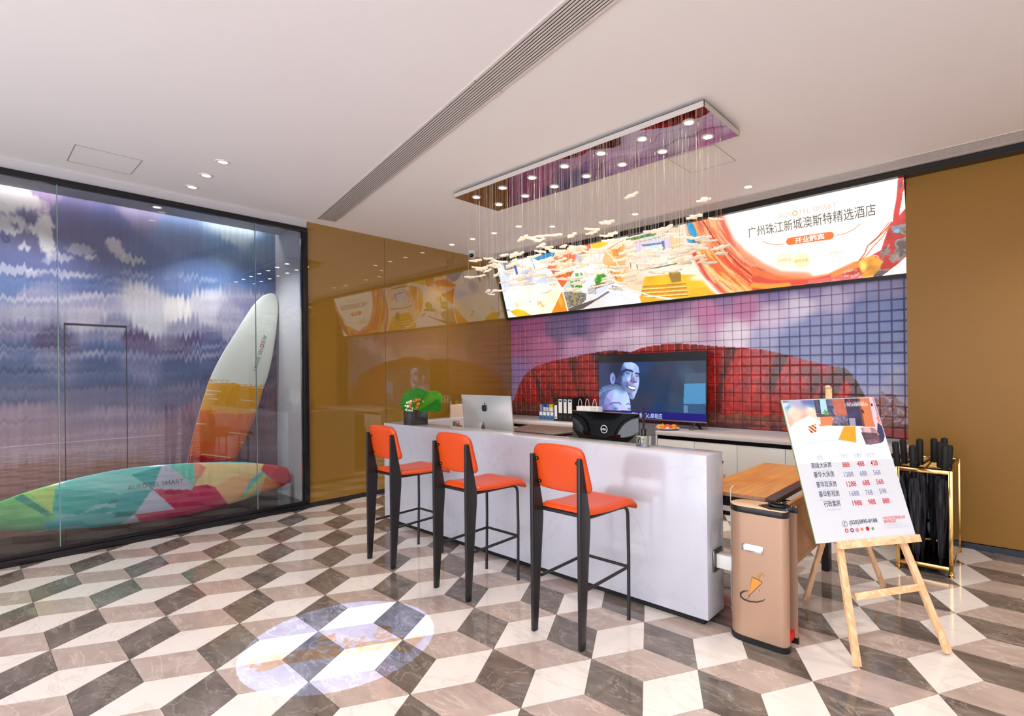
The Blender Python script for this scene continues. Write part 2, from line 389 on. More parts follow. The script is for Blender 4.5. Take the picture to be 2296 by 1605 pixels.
for i in range(-22, 26):
    for j in range(-22, 26):
        a = node(i, j)
        for d, mi in (((1, 0), 1), ((0, 1), 2), ((1, 1), 0)):
            b = node(i+d[0], j+d[1]); c = (a+b)/2
            if not (-6.3 < c[0] < 4.3 and -4 < c[1] < 6.2): continue
            h = b-a; p = np.array([-h[1], h[0]])/(2*math.sqrt(3))
            pl = [a, c-p, b, c+p]; g = .0011
            pl = [q+(c-q)/np.linalg.norm(c-q)*g*(2.0 if k % 2 == 0 else 1.25) for k, q in enumerate(pl)]
            pl = clip(clip(pl, 0, -5.945, True), 1, 5.92, False)
            if len(pl) < 3: continue
            area = 0
            pp = [px_of(q[0], q[1], 0) for q in pl]
            if all(pp):
                inside = any(0 <= q[0] <= 2296 and 0 <= q[1] <= 1605 for q in pp)
                if inside:
                    area = abs(sum(pp[k][0]*pp[(k+1) % len(pp)][1]-pp[(k+1) % len(pp)][0]*pp[k][1] for k in range(len(pp))))/2
                    if -4.7 < c[0] < -1.4 and c[1] > 3.0: area *= .02          # behind the counter, hidden
            tiles.append((area, mi, pl, c))
tiles.sort(key=lambda t: -t[0])
TM = [T_WHITE, T_LIGHT, T_DARK]; shared = {}
for area, mi, pl, c in tiles[:300]:
    key = None
    if len(pl) == 4 and all(abs(np.linalg.norm(q-c)) > .1 for q in pl): key = mi
    if key in shared and key is not None: me = shared[key]
    else:
        m_ = MB().prism([(q[0]-c[0], q[1]-c[1], -.006) for q in pl], (0, 0, .006))
        bmesh.ops.recalc_face_normals(m_.bm, faces=m_.bm.faces); me = bpy.data.meshes.new('floor_tile'); m_.bm.to_mesh(me); me.materials.append(TM[mi])
        full = abs(sum(pl[k][0]*pl[(k+1) % len(pl)][1]-pl[(k+1) % len(pl)][0]*pl[k][1] for k in range(len(pl))))/2 > .0805
        if key is not None and full: shared[key] = me
        elif key in shared: pass
    o = bpy.data.objects.new('floor_tile', me); COL.objects.link(o); o.parent = FLOOR; o.location = (c[0], c[1], 0)
r_ = MB()
for area, mi, pl, c in tiles[300:]:
    n0 = len(r_.bm.faces); r_.prism([(q[0], q[1], -.006) for q in pl], (0, 0, .006)); r_.bm.faces.ensure_lookup_table()
    for f in r_.bm.faces[n0:]: f.material_index = mi
o = r_.build('distant_floor_tiles', TM, FLOOR, smooth=0); o['kind'] = 'stuff'

CEILING = struct(MB().box((-5.97, -4.2, CZ), (4.6, 6.1, 3.4)).build('ceiling', CEIL, smooth=0))
# left wall: gold panels 1 m wide on a backing, dark skirting
w = shell('wall_left')
MB().box((-6.1, 2.66, 0), (-5.978, 6.1, CZ)).build('backing', mat('panel_backing', (60, 45, 25)), w, smooth=0)
for a, b in ((2.668, 3.663), (3.667, 4.663), (4.667, 5.663), (5.667, 5.93)):
    MB().box((-5.978, a, .05), (XL, b, CZ-.002), bev=.0015).build('wall_panel', GOLD, w, smooth=0)
struct(MB().box((-5.97, 2.668, 0), (-5.948, 5.93, .048), bev=.002).build('baseboard_left', SKIRT, smooth=0))
struct(MB().box((-5.99, -4.2, 3.178), (-5.955, 2.668, CZ+.02), bev=.003).build('trim_1', mat('header_plaster', (190, 188, 192), rough=.6), smooth=0))
# right wall
w = shell('wall_right')
MB().box((-.690, YR+.02, 0), (4.6, 6.1, CZ)).build('backing', mat('panel_backing', (60, 45, 25)), w, smooth=0)
for a, b in ((-.697, 1.6), (1.604, 4.6)):
    MB().box((a, YR, .05), (b, YR+.02, 3.257), bev=.0015).build('wall_panel', GOLD2, w, smooth=0)
struct(MB().box((-.690, YR-.014, 0), (4.6, YR+.004, .047), bev=.002).build('baseboard_right', mat('navy_skirting', (22, 26, 40), rough=.25), smooth=0))
struct(MB().box((4.6, -4.2, 0), (4.75, 6.1, CZ)).build('wall_side', mat('far_wall_paint', (215, 208, 200), rough=.7), smooth=0))
struct(MB().box((XL, 5.54, 3.198), (4.6, 5.655, CZ-.001), bev=.002).build('trim_2', mat('ceiling_trim_black', (30, 27, 25), rough=.3), smooth=0))
# shopfront columns on the street side, out of the picture
for k, x in enumerate((-5.9, -2.4, 1.1, 4.4)):
    struct(MB().box((x, -4.2, 0), (x+.14, -4.0, CZ)).build('trim_%d' % (k+3), BLACK, smooth=0))

# ------------------------------------------------------------------ back wall clad in square tiles printed with a red rock under an evening sky
w = shell('wall_back')
MB().box((-6.1, 5.934, 0), (-.5, 6.1, CZ)).build('backing', mat('tile_backing', (104, 62, 74), rough=.4), w, smooth=0)
LPN = mat('grey_lower_panel', (168, 164, 172), rough=.4)
MB().box((-5.96, 5.92, .70), (-.695, 5.938, .848), bev=.001).build('lower_panel', LPN, w, smooth=0)
MB().box((-5.96, 5.92, .0), (-.695, 5.938, .697), bev=.001).build('lower_panel', LPN, w, smooth=0)
cw = crop(2.4426, 1120, 600)
def wallmap(x, y):
    p = onY(*cw(x, y), YB); return (p.x, p.z)
ROCK = [(60, 800), (75, 740), (110, 640), (135, 590), (160, 568), (200, 540), (300, 508), (420, 485), (500, 468), (600, 452), (660, 455), (720, 462), (780, 438), (860, 424), (960, 413), (1080, 421), (1200, 431),
        (1350, 440), (1440, 448), (1500, 460), (1600, 482), (1700, 512), (1800, 535), (1870, 545), (1900, 552), (1935, 590), (1970, 640), (2000, 700), (2060, 800), (2110, 870), (2300, 900), (2300, 1100), (0, 1000)]
def wall_colors(X, Z):
    p = Paint(X, Z); p.map = wallmap
    p.field([(70, 300, (150, 80, 130)), (70, 420, (165, 85, 125)), (70, 560, (140, 110, 160)), (60, 700, (150, 125, 165)), (200, 300, (160, 85, 130)), (250, 430, (190, 110, 150)), (300, 330, (110, 90, 130)),
             (430, 330, (105, 90, 135)), (560, 300, (150, 110, 150)), (430, 430, (200, 150, 185)), (600, 400, (215, 180, 205)), (750, 260, (170, 125, 165)), (750, 380, (215, 190, 210)), (960, 210, (160, 125, 165)),
             (1000, 350, (222, 205, 218)), (1200, 160, (150, 125, 170)), (1150, 230, (205, 135, 175)), (1350, 220, (200, 130, 175)), (1300, 360, (220, 208, 220)), (1500, 130, (140, 120, 170)), (1480, 260, (205, 185, 210)),
             (1450, 400, (150, 150, 185)), (1700, 110, (140, 125, 172)), (1650, 210, (205, 198, 218)), (1850, 150, (178, 165, 195)), (1900, 100, (150, 140, 178)), (2200, 70, (135, 125, 165)), (1720, 330, (110, 120, 165)),
             (1600, 420, (105, 115, 160)), (2000, 250, (95, 108, 158)), (2000, 420, (84, 98, 150)), (2200, 250, (80, 95, 148)), (2200, 430, (88, 100, 150)), (2050, 560, (105, 115, 160)), (2200, 620, (135, 135, 168)),
             (2100, 740, (150, 145, 175)), (2200, 780, (165, 155, 180))], 4)
    n = fbm(X*2.2+fbm(X*3, Z*3, 9)*1.2, Z*5, 2, 5)
    p.C = p.C*(.86+.28*n[..., None])
    xx = X; rock = p.mask(ROCK) 
    # streaks that run down the flanks
    top = wallmap(960, 413)[1]
    bend = (xx+3.4)*.35*(top-Z)
    st = fbm(xx*5.5+bend*4+.25*fbm(xx*9, Z*4, 7), Z*1.1, 3, 5); st2 = fbm(xx*11+bend*8, Z*2.2, 11, 4); fine = fbm(xx*30, Z*30, 5, 3)
    red = np.array([152., 34, 27])[None, :]*(.75+.5*st2[..., None]); dk = np.array([62., 32, 26])
    k = np.clip((st-.56)*7+.6*(st2-.5)*4, 0, 1)[..., None]
    rc = red*(1-k*.85)+dk*k*.85; rc = rc*(.62+.75*fine[..., None])
    p.C[rock] = rc[rock]
    for (x, y, rx, ry) in ((1700, 560, .13, .09), (1830, 600, .09, .06), (1760, 620, .12, .04)):
        p.blob(x, y, rx, ry, (84, 40, 30), .6, warp=.6, ws=8)
    p.fill(rock & (inpoly(X, Z, [wallmap(*q) for q in [(1850, 540), (1900, 552), (1935, 590), (1970, 640), (2010, 720), (2100, 870), (2010, 870), (1960, 760), (1930, 660)]])), (66, 42, 40), .8, .4, 20)
    # scrub and red earth at the foot
    z1 = np.array(wallmap(100, 760)[1]); lo = Z < (1.02+.05*fbm(X*6, X*0, 4)+.03*fbm(X*26, Z*20, 6)-.012*(X+6))
    sc = fbm(X*16, Z*22, 8, 4)[..., None]; earth = np.array([92., 44, 38])*(1-sc)+np.array([150., 88, 70])*sc
    p.C[lo] = (earth*(.7+.5*fine[..., None]))[lo]
    lo2 = Z < (.90+.03*fbm(X*5, X*0, 14)); dk2 = np.array([70., 34, 32])*(.7+.8*sc); p.C[lo2] = dk2[lo2]
    rr = (Z < .935) & (X > -2.2) & (fbm(X*5, Z*14, 21) > .52); p.C[rr] = (np.array([150., 42, 36])*(.8+.4*fine[..., None]))[rr]
    # bush at the right end
    d = np.hypot((X+.93)/.2, (Z-1.1)/.17)+.5*(fbm(X*28, Z*28, 31)-.5); bmk = (d < 1) & (fbm(X*60, Z*60, 33) > .38)
    p.C[bmk] = (np.array([120., 70, 60])*(.6+.9*fbm(X*70, Z*70, 35)[..., None]))[bmk]
    p.C = np.clip(p.C*1.04+4, 0, 255)
    return p.linear()
TILEM = paint_mat('printed_glazed_tile', rough=.22, spec=.5)
Px, Pz, X0t, Z0t = .10185, .1013, -5.941, 2.267
cells = []
for cix in range(-1, 53):
    x0 = X0t+Px*cix; x1 = x0+Px
    for k in range(-1, 14):
        z1 = Z0t-Pz*k; z0 = z1-Pz
        a, b = max(x0, -5.959), min(x1, -.698)
        if b-a < .012: continue
        cx_ = (a+b)/2; hidden = (-4.1 < cx_ < -2.62 and 1.0 < z0 and z1 < 1.70)
        cells.append((-cx_ if not hidden else 100, a, b, z0, z1))
cells.sort(key=lambda t: t[0])
def tile_patch(a, b, z0, z1, n=10):
    g = .0013; a += g; b -= g; z0 += g; z1 -= g; e = min(.0026, (b-a)/4)
    us = np.concatenate([[a], np.linspace(a+e, b-e, n), [b]]); vs = np.concatenate([[z0], np.linspace(z0+e, z1-e, n), [z1]])
    U, V = np.meshgrid(us, vs); Yv = np.full(U.shape, YB); Yv[0, :] += .0028; Yv[-1, :] += .0028; Yv[:, 0] = YB+.0028; Yv[:, -1] = YB+.0028
    # rounded corners
    for (r, c, sx, sz) in ((0, 0, 1, 1), (0, -1, -1, 1), (-1, 0, 1, -1), (-1, -1, -1, -1)):
        U[r, c] += sx*.006; V[r, c] += sz*.006
    for (r, c, r2, c2) in ((0, 1, 0, 1), (1, 0, 1, 0)): pass
    return np.stack([U, Yv, V], -1)
jobs = []
for t in cells: jobs.append(tile_patch(*t[1:]))
ALL = np.stack(jobs); Cc = wall_colors(ALL[..., 0].reshape(len(jobs)*12, 12), ALL[..., 2].reshape(len(jobs)*12, 12)).reshape(len(jobs), 12, 12, 3)
rest = []
for k in range(len(jobs)):
    if k < 300: grid_mesh('wall_tile', ALL[k], Cc[k], TILEM, w, close=(0, .0015, 0))
    else: rest.append(k)
Ps = []; Cs = []
me_ = bpy.data.meshes.new('distant_wall_tiles')
nR = len(rest); co = ALL[rest].reshape(-1, 3); cl = Cc[rest].reshape(-1, 3)
idx = np.arange(144).reshape(12, 12); q = np.stack([idx[:-1, :-1], idx[:-1, 1:], idx[1:, 1:], idx[1:, :-1]], -1).reshape(-1, 4)
Q = (q[None]+(np.arange(nR)*144)[:, None, None]).reshape(-1, 4)
me_.vertices.add(len(co)); me_.vertices.foreach_set('co', co.ravel()); me_.loops.add(len(Q)*4); me_.loops.foreach_set('vertex_index', Q.ravel())
me_.polygons.add(len(Q)); me_.polygons.foreach_set('loop_start', np.arange(len(Q))*4); me_.update(calc_edges=True)
ca = me_.color_attributes.new('Col', 'FLOAT_COLOR', 'POINT'); ca.data.foreach_set('color', np.c_[cl, np.ones(len(cl))].ravel()); me_.materials.append(TILEM)
o = bpy.data.objects.new('distant_wall_tiles', me_); o['kind'] = 'stuff'; fin(o, w, 0)

# ------------------------------------------------------------------ glass display niche on the left
w = shell('wall_left_niche')
NW = mat('niche_white_paint', (222, 221, 226), rough=.55, vary=.01)
MB().box((-6.8, 2.60, 0), (-5.992, 2.66, 3.3)).build('side_wall', NW, w, smooth=0)
MB().box((-6.8, -4.2, 0), (-5.992, -4.1, 3.3)).build('side_wall', NW, w, smooth=0)
MB().box((-6.8, -4.1, 0), (-6.672, 2.6, 3.3)).build('back_wall', NW, w, smooth=0)
MB().box((-6.575, -4.1, 3.205), (-5.992, 2.6, 3.3)).build('soffit', mat('niche_soffit', (196, 194, 198), rough=.6), w, smooth=0)
MB().box((-6.672, -4.1, 3.27), (-6.575, 2.6, 3.3)).build('light_slot', NW, w, smooth=0)
MB().box((-6.6, -4.1, 3.255), (-6.585, 2.6, 3.268)).build('led_strip', mat('led_strip', (255, 250, 240), emit=(255, 246, 235), estr=1.6), w, smooth=0)
MB().box((-6.672, -4.1, 0), (-5.992, 2.6, .085)).build('plinth', mat('niche_floor', (44, 40, 40), rough=.12, spec=.5), w, smooth=0)
for yy in (1.75, .3, -1.2):
    l = lamp('cove_lamp', 'AREA', (-6.60, yy, 3.25), 1.6, (1, .97, .95), (-6.66, yy, 2.0), shape='RECTANGLE', size=1.4, size_y=.03)
for yy in (1.9, .4, -1.2):
    lamp('niche_lamp', 'SPOT', (-6.08, yy, 3.2), 120, (.95, .97, 1), (-6.35, yy, 0), spot_size=rad(118), spot_blend=.8, shadow_soft_size=.08)
# front glazing
w = shell('window_1')
BF = mat('window_frame_black', (24, 24, 28), rough=.22, vary=.1)
MB().box((-5.992, -4.1, 0), (-5.925, 2.667, .055), bev=.003).box((-5.992, -4.1, .055), (-5.94, 2.667, .088), bev=.003).build('sill', BF, w)
MB().box((-5.992, -4.1, 3.128), (-5.93, 2.667, 3.178), bev=.003).build('head', BF, w)
MB().box((-5.992, 2.607, .088), (-5.93, 2.667, 3.128), bev=.003).box((-5.975, 2.597, .088), (-5.94, 2.607, 3.128)).build('jamb', BF, w)
ys = [-4.1, -2.544, -.99, .564, 2.118, 2.597]
for a, b in zip(ys, ys[1:]):
    MB().box((-5.965, a+.003, .088), (-5.953, b-.003, 3.128)).build('pane', CLEAR, w, smooth=0)
for a in ys[1:-1]:
    MB().box((-5.966, a-.003, .088), (-5.952, a+.003, 3.128)).build('glazing_joint', EDGEG, w, smooth=0)

# printed mural of a seascape smeared into spikes
MX = -6.668
def mm(x, y):
    p = onX(x, y, MX); return (p.y, p.z)
YY, ZZ = np.meshgrid(np.arange(-1.6, 2.601, .005), np.arange(.085, 3.262, .0105))
k_ = YY*1.0
def spikes(y, f, seed):
    t = y*f; i = np.floor(t); fr = t-i; sg = np.where(np.mod(i, 2) > .5, 1, -1); a = sg*(.18+hashn(i, i*0, seed)**2.5); b = -sg*(.18+hashn(i+1, i*0, seed)**2.5); return a+(b-a)*fr
amp = .3+.7*fbm(YY*1.3, YY*0, 3)
jit = (spikes(YY, 44, 1)*.085+spikes(YY, 83, 2)*.03)*amp
jit = jit*np.clip(1.25-.5*np.abs(ZZ-1.9), .45, 1)
p = Paint(YY, ZZ+jit); p.map = mm
p.field([(30, 425, (180, 175, 190)), (100, 440, (150, 128, 165)), (300, 470, (140, 130, 165)), (520, 520, (175, 190, 205)), (60, 520, (84, 82, 126)), (150, 470, (98, 92, 138)), (250, 500, (90, 94, 144)), (400, 530, (110, 130, 175)),
         (500, 560, (105, 140, 185)), (600, 570, (110, 140, 175)), (40, 600, (80, 88, 138)), (180, 590, (84, 92, 146)), (330, 590, (88, 110, 165)), (450, 610, (86, 118, 172)), (570, 620, (80, 115, 168)),
         (30, 640, (92, 118, 168)), (200, 640, (92, 112, 166)), (400, 640, (104, 126, 176)), (60, 668, (150, 148, 180)), (200, 672, (165, 160, 190)), (330, 680, (214, 206, 216)), (400, 695, (236, 226, 226)), (460, 690, (206, 200, 214)), (560, 680, (140, 140, 175)),
         (60, 705, (176, 172, 192)), (200, 705, (190, 180, 198)), (330, 715, (206, 204, 212)), (520, 710, (170, 165, 190)), (60, 735, (130, 124, 160)), (250, 740, (140, 140, 170)), (420, 740, (150, 150, 178)), (100, 765, (72, 66, 108)),
         (300, 762, (82, 70, 112)), (430, 765, (84, 72, 116)), (60, 785, (72, 92, 138)), (250, 785, (70, 92, 140)), (450, 785, (90, 104, 150)), (100, 805, (112, 118, 155)), (300, 808, (110, 116, 154)), (60, 835, (64, 88, 134)), (250, 840, (60, 84, 130)),
         (420, 840, (64, 86, 130)), (60, 880, (96, 104, 144)), (250, 890, (106, 108, 146)), (420, 880, (108, 108, 146)), (60, 930, (164, 138, 160)), (250, 930, (160, 142, 168)), (450, 920, (165, 135, 155)), (60, 980, (178, 148, 166)), (250, 985, (176, 150, 172)),
         (400, 985, (176, 146, 160)), (60, 1015, (186, 158, 172)), (250, 1008, (182, 156, 170)), (60, 1060, (170, 122, 114)), (250, 1050, (172, 126, 116)), (600, 1030, (140, 110, 118)), (60, 1150, (168, 128, 120)), (300, 1150, (160, 126, 120))], 7)
str_ = fbm(YY*.9, (ZZ+jit)*26, 41, 3); kz = np.clip(1.15-abs((ZZ-1.55)/1.25), 0, 1); p.C = p.C+((str_-.5)*64*kz)[..., None]*np.array((1, .92, .9))
vs = fbm(YY*38, ZZ*1.6, 17, 3)[..., None]; p.C *= .93+.14*vs
WHT = (222, 214, 216)
for i, (x, y, rx, ry, a) in enumerate([(20, 470, .20, .17, .9), (60, 450, .09, .07, .8), (30, 515, .13, .08, .85), (75, 512, .07, .06, .7), (100, 520, .085, .20, .95), (55, 555, .05, .04, .7), (112, 560, .06, .1, .7), (200, 575, .18, .045, .8), (180, 560, .12, .05, .6),
                                       (256, 545, .08, .15, .85), (300, 583, .14, .04, .75), (140, 575, .09, .04, .6), (40, 605, .3, .04, .55), (120, 610, .2, .035, .5), (200, 620, .25, .03, .45), (340, 620, .22, .03, .4), (440, 625, .2, .02, .3)]):
    p.blob(x, y, rx, ry, WHT, a, warp=1.3, ws=7, seed=i, soft=.35)
for y, c, wd, a in ((797, (206, 188, 206), .035, .75), (779, (200, 186, 204), .02, .45), (668, (226, 218, 222), .03, .5), (742, (176, 182, 200), .02, .4), (1007, (206, 178, 190), .04, .5)):
    ln = [mm(x, y+(4*math.sin(x*.02))) for x in range(-40, 640, 20)]; sv = p.map; p.map = lambda a_, b_: (a_, b_)
    n_ = fbm(YY*2.3, YY*0, y, 3); D = p.dist(ln); kk = (np.clip(1.2-D/wd, 0, 1)*a*np.clip(n_*2.2-.35, 0, 1))[..., None]; p.C = p.C*(1-kk)+np.array(c, float)*kk; p.map = sv
MUR = grid_mesh('wall_mural', np.stack([np.full(YY.shape, MX), YY, ZZ], -1), p.linear(), paint_mat('mural_print', rough=.5, spec=.3), None)
tag(MUR, 'tall printed mural of a blue and pink seascape smeared into spikes, behind the glass', 'mural')
# the hidden door cut into the mural shows as a thin black outline
d0, d1, d2, d3 = mm(144, 727), mm(283, 731), mm(284, 1100), mm(145, 1110)
dr = MB()
for a, b in ((d0, d1), (d1, (d1[0], .09)), (d0, (d0[0], .09))):
    dr.box((MX, min(a[0], b[0])-.003, min(a[1], b[1])-.003), (MX+.003, max(a[0], b[0])+.003, max(a[1], b[1])+.003))
struct(dr.build('door_1', mat('door_gap', (25, 22, 26)), smooth=0))
# ceiling access hatches
def hatch(x0, y0, x1, y1, lab):
    t = thing('access_hatch', lab, 'hatch', (x0, y0, CZ)); s = MB(); e = .0025
    for a, b in (((x0, y0), (x1, y0)), ((x1, y0), (x1, y1)), ((x1, y1), (x0, y1)), ((x0, y1), (x0, y0))):
        s.box((min(a[0], b[0])-e, min(a[1], b[1])-e, CZ-.0012), (max(a[0], b[0])+e, max(a[1], b[1])+e, CZ+.001))
    s.build('joint', mat('hatch_joint', (150, 138, 132)), t, smooth=0); return t
hatch(-5.66, .6, -5.225, 1.01, 'flush square ceiling hatch outlined by hairlines near the glass display')
hatch(-2.095, 3.93, -1.70, 4.356, 'flush square ceiling hatch outlined by hairlines behind the chandelier')

# ================================================================== ceiling fittings
vt = thing('ceiling_vent', 'long slotted linear air grille running aslant across the open ceiling', 'vent', (-5.749, 2.797, CZ), world=False)
vt.rotation_euler = (0, 0, math.atan2(-.1804, .9837)); LV = 6.6
VW = mat('vent_white_aluminium', (214, 206, 202), rough=.4); VD = mat('vent_dark', (84, 78, 75), rough=.8)
MB().box((0, -.105, -.006), (LV, -.084, -.0005), bev=.001).build('frame_rail', VW, vt); MB().box((0, .084, -.006), (LV, .105, -.0005), bev=.001).build('frame_rail', VW, vt)
MB().box((0, -.084, -.006), (.02, .084, -.0005)).build('end_cap', VW, vt)
MB().box((.01, -.088, -.0018), (LV, .088, -.0006)).build('shadow_plate', VD, vt, smooth=0)
for k in range(9):
    y = -.0715+k*.0179; MB().box((.018, y-.0052, -.007), (LV, y+.0052, -.0025), bev=.0012, seg=1).build('slat', mat('vent_slat', (206, 198, 194), rough=.45), vt)
for k in range(1, 22): MB().box((k*.3, -.08, -.0035), (k*.3+.006, .08, -.002)).build('cross_tie', VD, vt, smooth=0)
for x in (1.2, 3.45, 5.7):
    for s in (-1, 1): MB().cyl((x, s*.095, -.0075), (x, s*.095, -.005), .004, n=8).build('screw', VD, vt)
vt2 = thing('ceiling_vent', 'fine mesh air grille strip along the ceiling edge above the light box', 'vent', (-5.73, 5.26, CZ))
MB().box((-5.73, 5.255, 3.253), (4.6, 5.285, 3.2575), bev=.001).build('frame_rail', VW, vt2)
MB().box((-5.73, 5.475, 3.252), (4.6, 5.53, 3.2575), bev=.001).build('frame_rail', VW, vt2)
MB().box((-5.72, 5.285, 3.2555), (4.6, 5.475, 3.257)).build('shadow_plate', mat('grille_back', (120, 112, 108), rough=.7), vt2, smooth=0)
g = MB()
for k in range(11): g.box((-5.71, 5.291+k*.0171, 3.2525), (4.6, 5.2955+k*.0171, 3.2555))
o = g.build('blade', VW, vt2, smooth=0); o['kind'] = 'stuff'
g = MB()
for k in range(420): g.box((-5.70+k*.0235, 5.286, 3.253), (-5.6965+k*.0235, 5.474, 3.2545))
o = g.build('cross_fin', VW, vt2, smooth=0); o['kind'] = 'stuff'

LENS = mat('downlight_lens', (255, 250, 240), emit=(255, 244, 225), estr=3.2)
RINGM = mat('downlight_ring', (226, 220, 214), rough=.35)
dl = thing('ceiling_downlight', 'x', 'ceiling light', (0, 0, CZ), 'recessed ceiling downlights', world=False)
MB().lathe([(.034, -.001), (.036, -.006), (.052, -.006), (.055, -.0005), (.034, -.0005)], n=28).build('trim_ring', RINGM, dl)
MB().lathe([(0, -.002), (.034, -.002), (.034, -.0005), (0, -.0005)], n=20).build('lens', LENS, dl)
labs = ['round recessed downlight in front of the glass display, nearest to the long slotted grille', 'round recessed downlight, middle of the three before the glass display', 'round recessed downlight closest to the glass display in its row of three',
        'small recessed downlight nearest the gold corner, leftmost of the row behind the chandelier', 'small recessed downlight second from the gold wall in the row behind the chandelier', 'small recessed downlight third from the gold wall behind the chandelier wires',
        'small recessed downlight fourth from the gold wall behind the chandelier wires', 'recessed downlight fifth from the gold wall, first of the row beside the ceiling edge grille', 'recessed downlight beside the edge grille, above the yellow part of the light box',
        'recessed downlight beside the edge grille, left of the ceiling hatch', 'recessed downlight beside the edge grille, right of the chandelier wires near the ceiling hatch', 'rightmost recessed downlight above the white half of the light box']
for i, (x, y) in enumerate(DOWN):
    r = dl if i == 0 else dup(dl); r.location = (x, y, CZ); r['label'] = labs[i]
r = dup(dl); r.location = (-6.345, 1.343, 3.205); r['label'] = 'small recessed downlight in the soffit inside the glass display'; r['group'] = 'recessed ceiling downlights'
# dome camera
t = thing('dome_camera', 'small white dome security camera under the ceiling by the gold wall', 'security camera', (-5.72, 4.93, CZ))
MB().lathe([(.0, 0), (.052, 0), (.054, -.012), (.047, -.03), (.038, -.045), (0, -.045)], (-5.72, 4.93, CZ)).build('base', WHITE, t)
MB().sphere((-5.72, 4.93, CZ-.066), .047, n=20).build('shell', WHITE, t)
MB().sphere((-5.694, 4.896, CZ-.074), .031, n=16).build('lens_window', BLACKG, t)
# gobo projector on the ceiling just above the picture: throws the round cafe sign onto the floor
PJ = Vector((-2.72, .42, 3.17)); PT = Vector((-2.83, 1.42, 0)); ax = (PT-PJ).normalized()
L_ = lamp('projector_lamp', 'SPOT', PJ, 900, (.26, .45, 1.0), PT, spot_size=2*math.atan(.50/ (PT-PJ).length), spot_blend=.02, shadow_soft_size=.0002)
t = thing('sign_projector', 'small black ceiling projector throwing a round blue sign on the floor', 'projector', PJ)
MB().cyl(PJ-ax*.14, PJ-ax*.012, .035, n=20).build('body', BLACK, t)
MB().cyl((PJ.x, PJ.y, CZ), (PJ.x, PJ.y, PJ.z+.12), .012).build('bracket', BLACK, t)
# coloured gobo glass: letters that filter the beam
gm = bpy.data.materials.new('gobo_orange_filter'); gm.use_nodes = True; gm.node_tree.nodes.clear()
o_ = gm.node_tree.nodes.new('ShaderNodeOutputMaterial'); tb = gm.node_tree.nodes.new('ShaderNodeBsdfTransparent'); tb.inputs[0].default_value = (1, .42, .10, 1); gm.node_tree.links.new(tb.outputs[0], o_.inputs[0])
gt = -Vector((.55, .835, 0)); gu = Vector((.835, -.55, 0))
kk = .03                                                 # the gobo sits this fraction of the way to the floor
def gobo_pt(P): return PJ+(Vector(P)-PJ)*kk
def gobo_text(s, start, end, asc, sh=0):
    a = gobo_pt(start); b = gobo_pt(end); X = (b-a); Yv = gobo_pt(Vector(start)+gu)-a
    text(s, a, X, Yv, gm, t, size=asc*kk, width=X.length, name='gobo_lettering', lift=0, shear=sh, offset=.0008)
gobo_text('Aromacafe', (-2.50, 1.80, 0), (-3.02, 1.02, 0), .17, .15)
gobo_text('香', (-2.735, 1.72, 0), (-2.80, 1.62, 0), .11); gobo_text('榭', (-2.82, 1.59, 0), (-2.885, 1.49, 0), .11); gobo_text('舍', (-2.905, 1.46, 0), (-2.97, 1.36, 0), .11)

# ================================================================== LIGHT BOX (tilted sign above the tiles)
LB0 = Vector((0, 5.855, 2.354)); LBN = Vector((0, .9578, .2875)).normalized()      # plane leans forward at the top
LBV = Vector((0, -.2875, .9578)); 
def lbp(x, y): return hit(x, y, LB0, LBN)
def lbuv(x, y):
    P = lbp(x, y); return (P.x, (P-LB0).dot(LBV))
HV = .89
t = thing('light_box', 'long backlit advertising light box tilted forward above the tiled wall', 'sign', (-3.3, 5.85, 2.354))
def lbw(u, v, n=0): return Vector((u, LB0.y, LB0.z))+LBV*v-LBN*n
uL, uR = -5.955, -.70
MB().prism([lbw(uL, 0, 0), lbw(uR, 0, 0), lbw(uR, HV+.02, 0), lbw(uL, HV+.02, 0)], LBN*.06).build('case', BLACK, t, smooth=0)
fr = mat('light_box_frame', (28, 27, 28), rough=.3)
MB().prism([lbw(uL, 0, 0), lbw(uR, 0, 0), lbw(uR, .036, 0), lbw(uL, .036, 0)], -LBN*.012).build('frame_rail', fr, t, smooth=0)
MB().prism([lbw(uL, .036, 0), lbw(uL+.03, .036, 0), lbw(uL+.03, HV, 0), lbw(uL, HV, 0)], -LBN*.012).build('frame_rail', fr, t, smooth=0)
U, V = np.meshgrid(np.linspace(uL+.03, uR, 930), np.linspace(.036, HV, 190))
p = Paint(U, V, (255, 250, 240))
A, B, C_ = crop(5.534, 1100, 430), crop(5.534, 1400, 430), crop(5.944, 1700, 390)
def use(cr_): p.map = lambda x, y: lbuv(*cr_(x, y))
# left: hotel pictures
use(A)
m = p.mask([(0, 850), (500, 790), (900, 690), (1250, 600), (2500, 300), (2500, 1400), (200, 1600)])
p.field([(120, 950, (235, 240, 248)), (230, 930, (150, 148, 158)), (400, 900, (255, 250, 238)), (300, 1050, (240, 240, 235)), (460, 1040, (190, 192, 225)), (560, 900, (252, 250, 245)), (600, 1080, (235, 240, 250)), (200, 1120, (220, 225, 240)),
         (300, 1200, (250, 244, 240)), (650, 1100, (215, 225, 245)), (500, 1250, (255, 248, 232)), (800, 1300, (255, 236, 200)), (400, 1400, (255, 246, 225)), (700, 1450, (255, 242, 215)), (250, 1380, (232, 238, 245))], 4, m)
p.poly([(150, 875), (265, 850), (300, 950), (190, 1000)], (128, 124, 134), .9, .5, 60)
p.poly([(275, 850), (300, 845), (345, 1020), (320, 1030)], (50, 100, 175)); p.poly([(500, 820), (512, 818), (560, 960), (548, 962)], (120, 150, 200))
p.poly([(95, 880), (150, 870), (160, 900), (110, 915)], (120, 180, 225), .8)
p.poly([(418, 1080), (440, 1000), (490, 990), (495, 1085)], (172, 172, 214), .9); p.blob(190, 1000, .03, .02, (90, 170, 60), .9, warp=.8, ws=60)
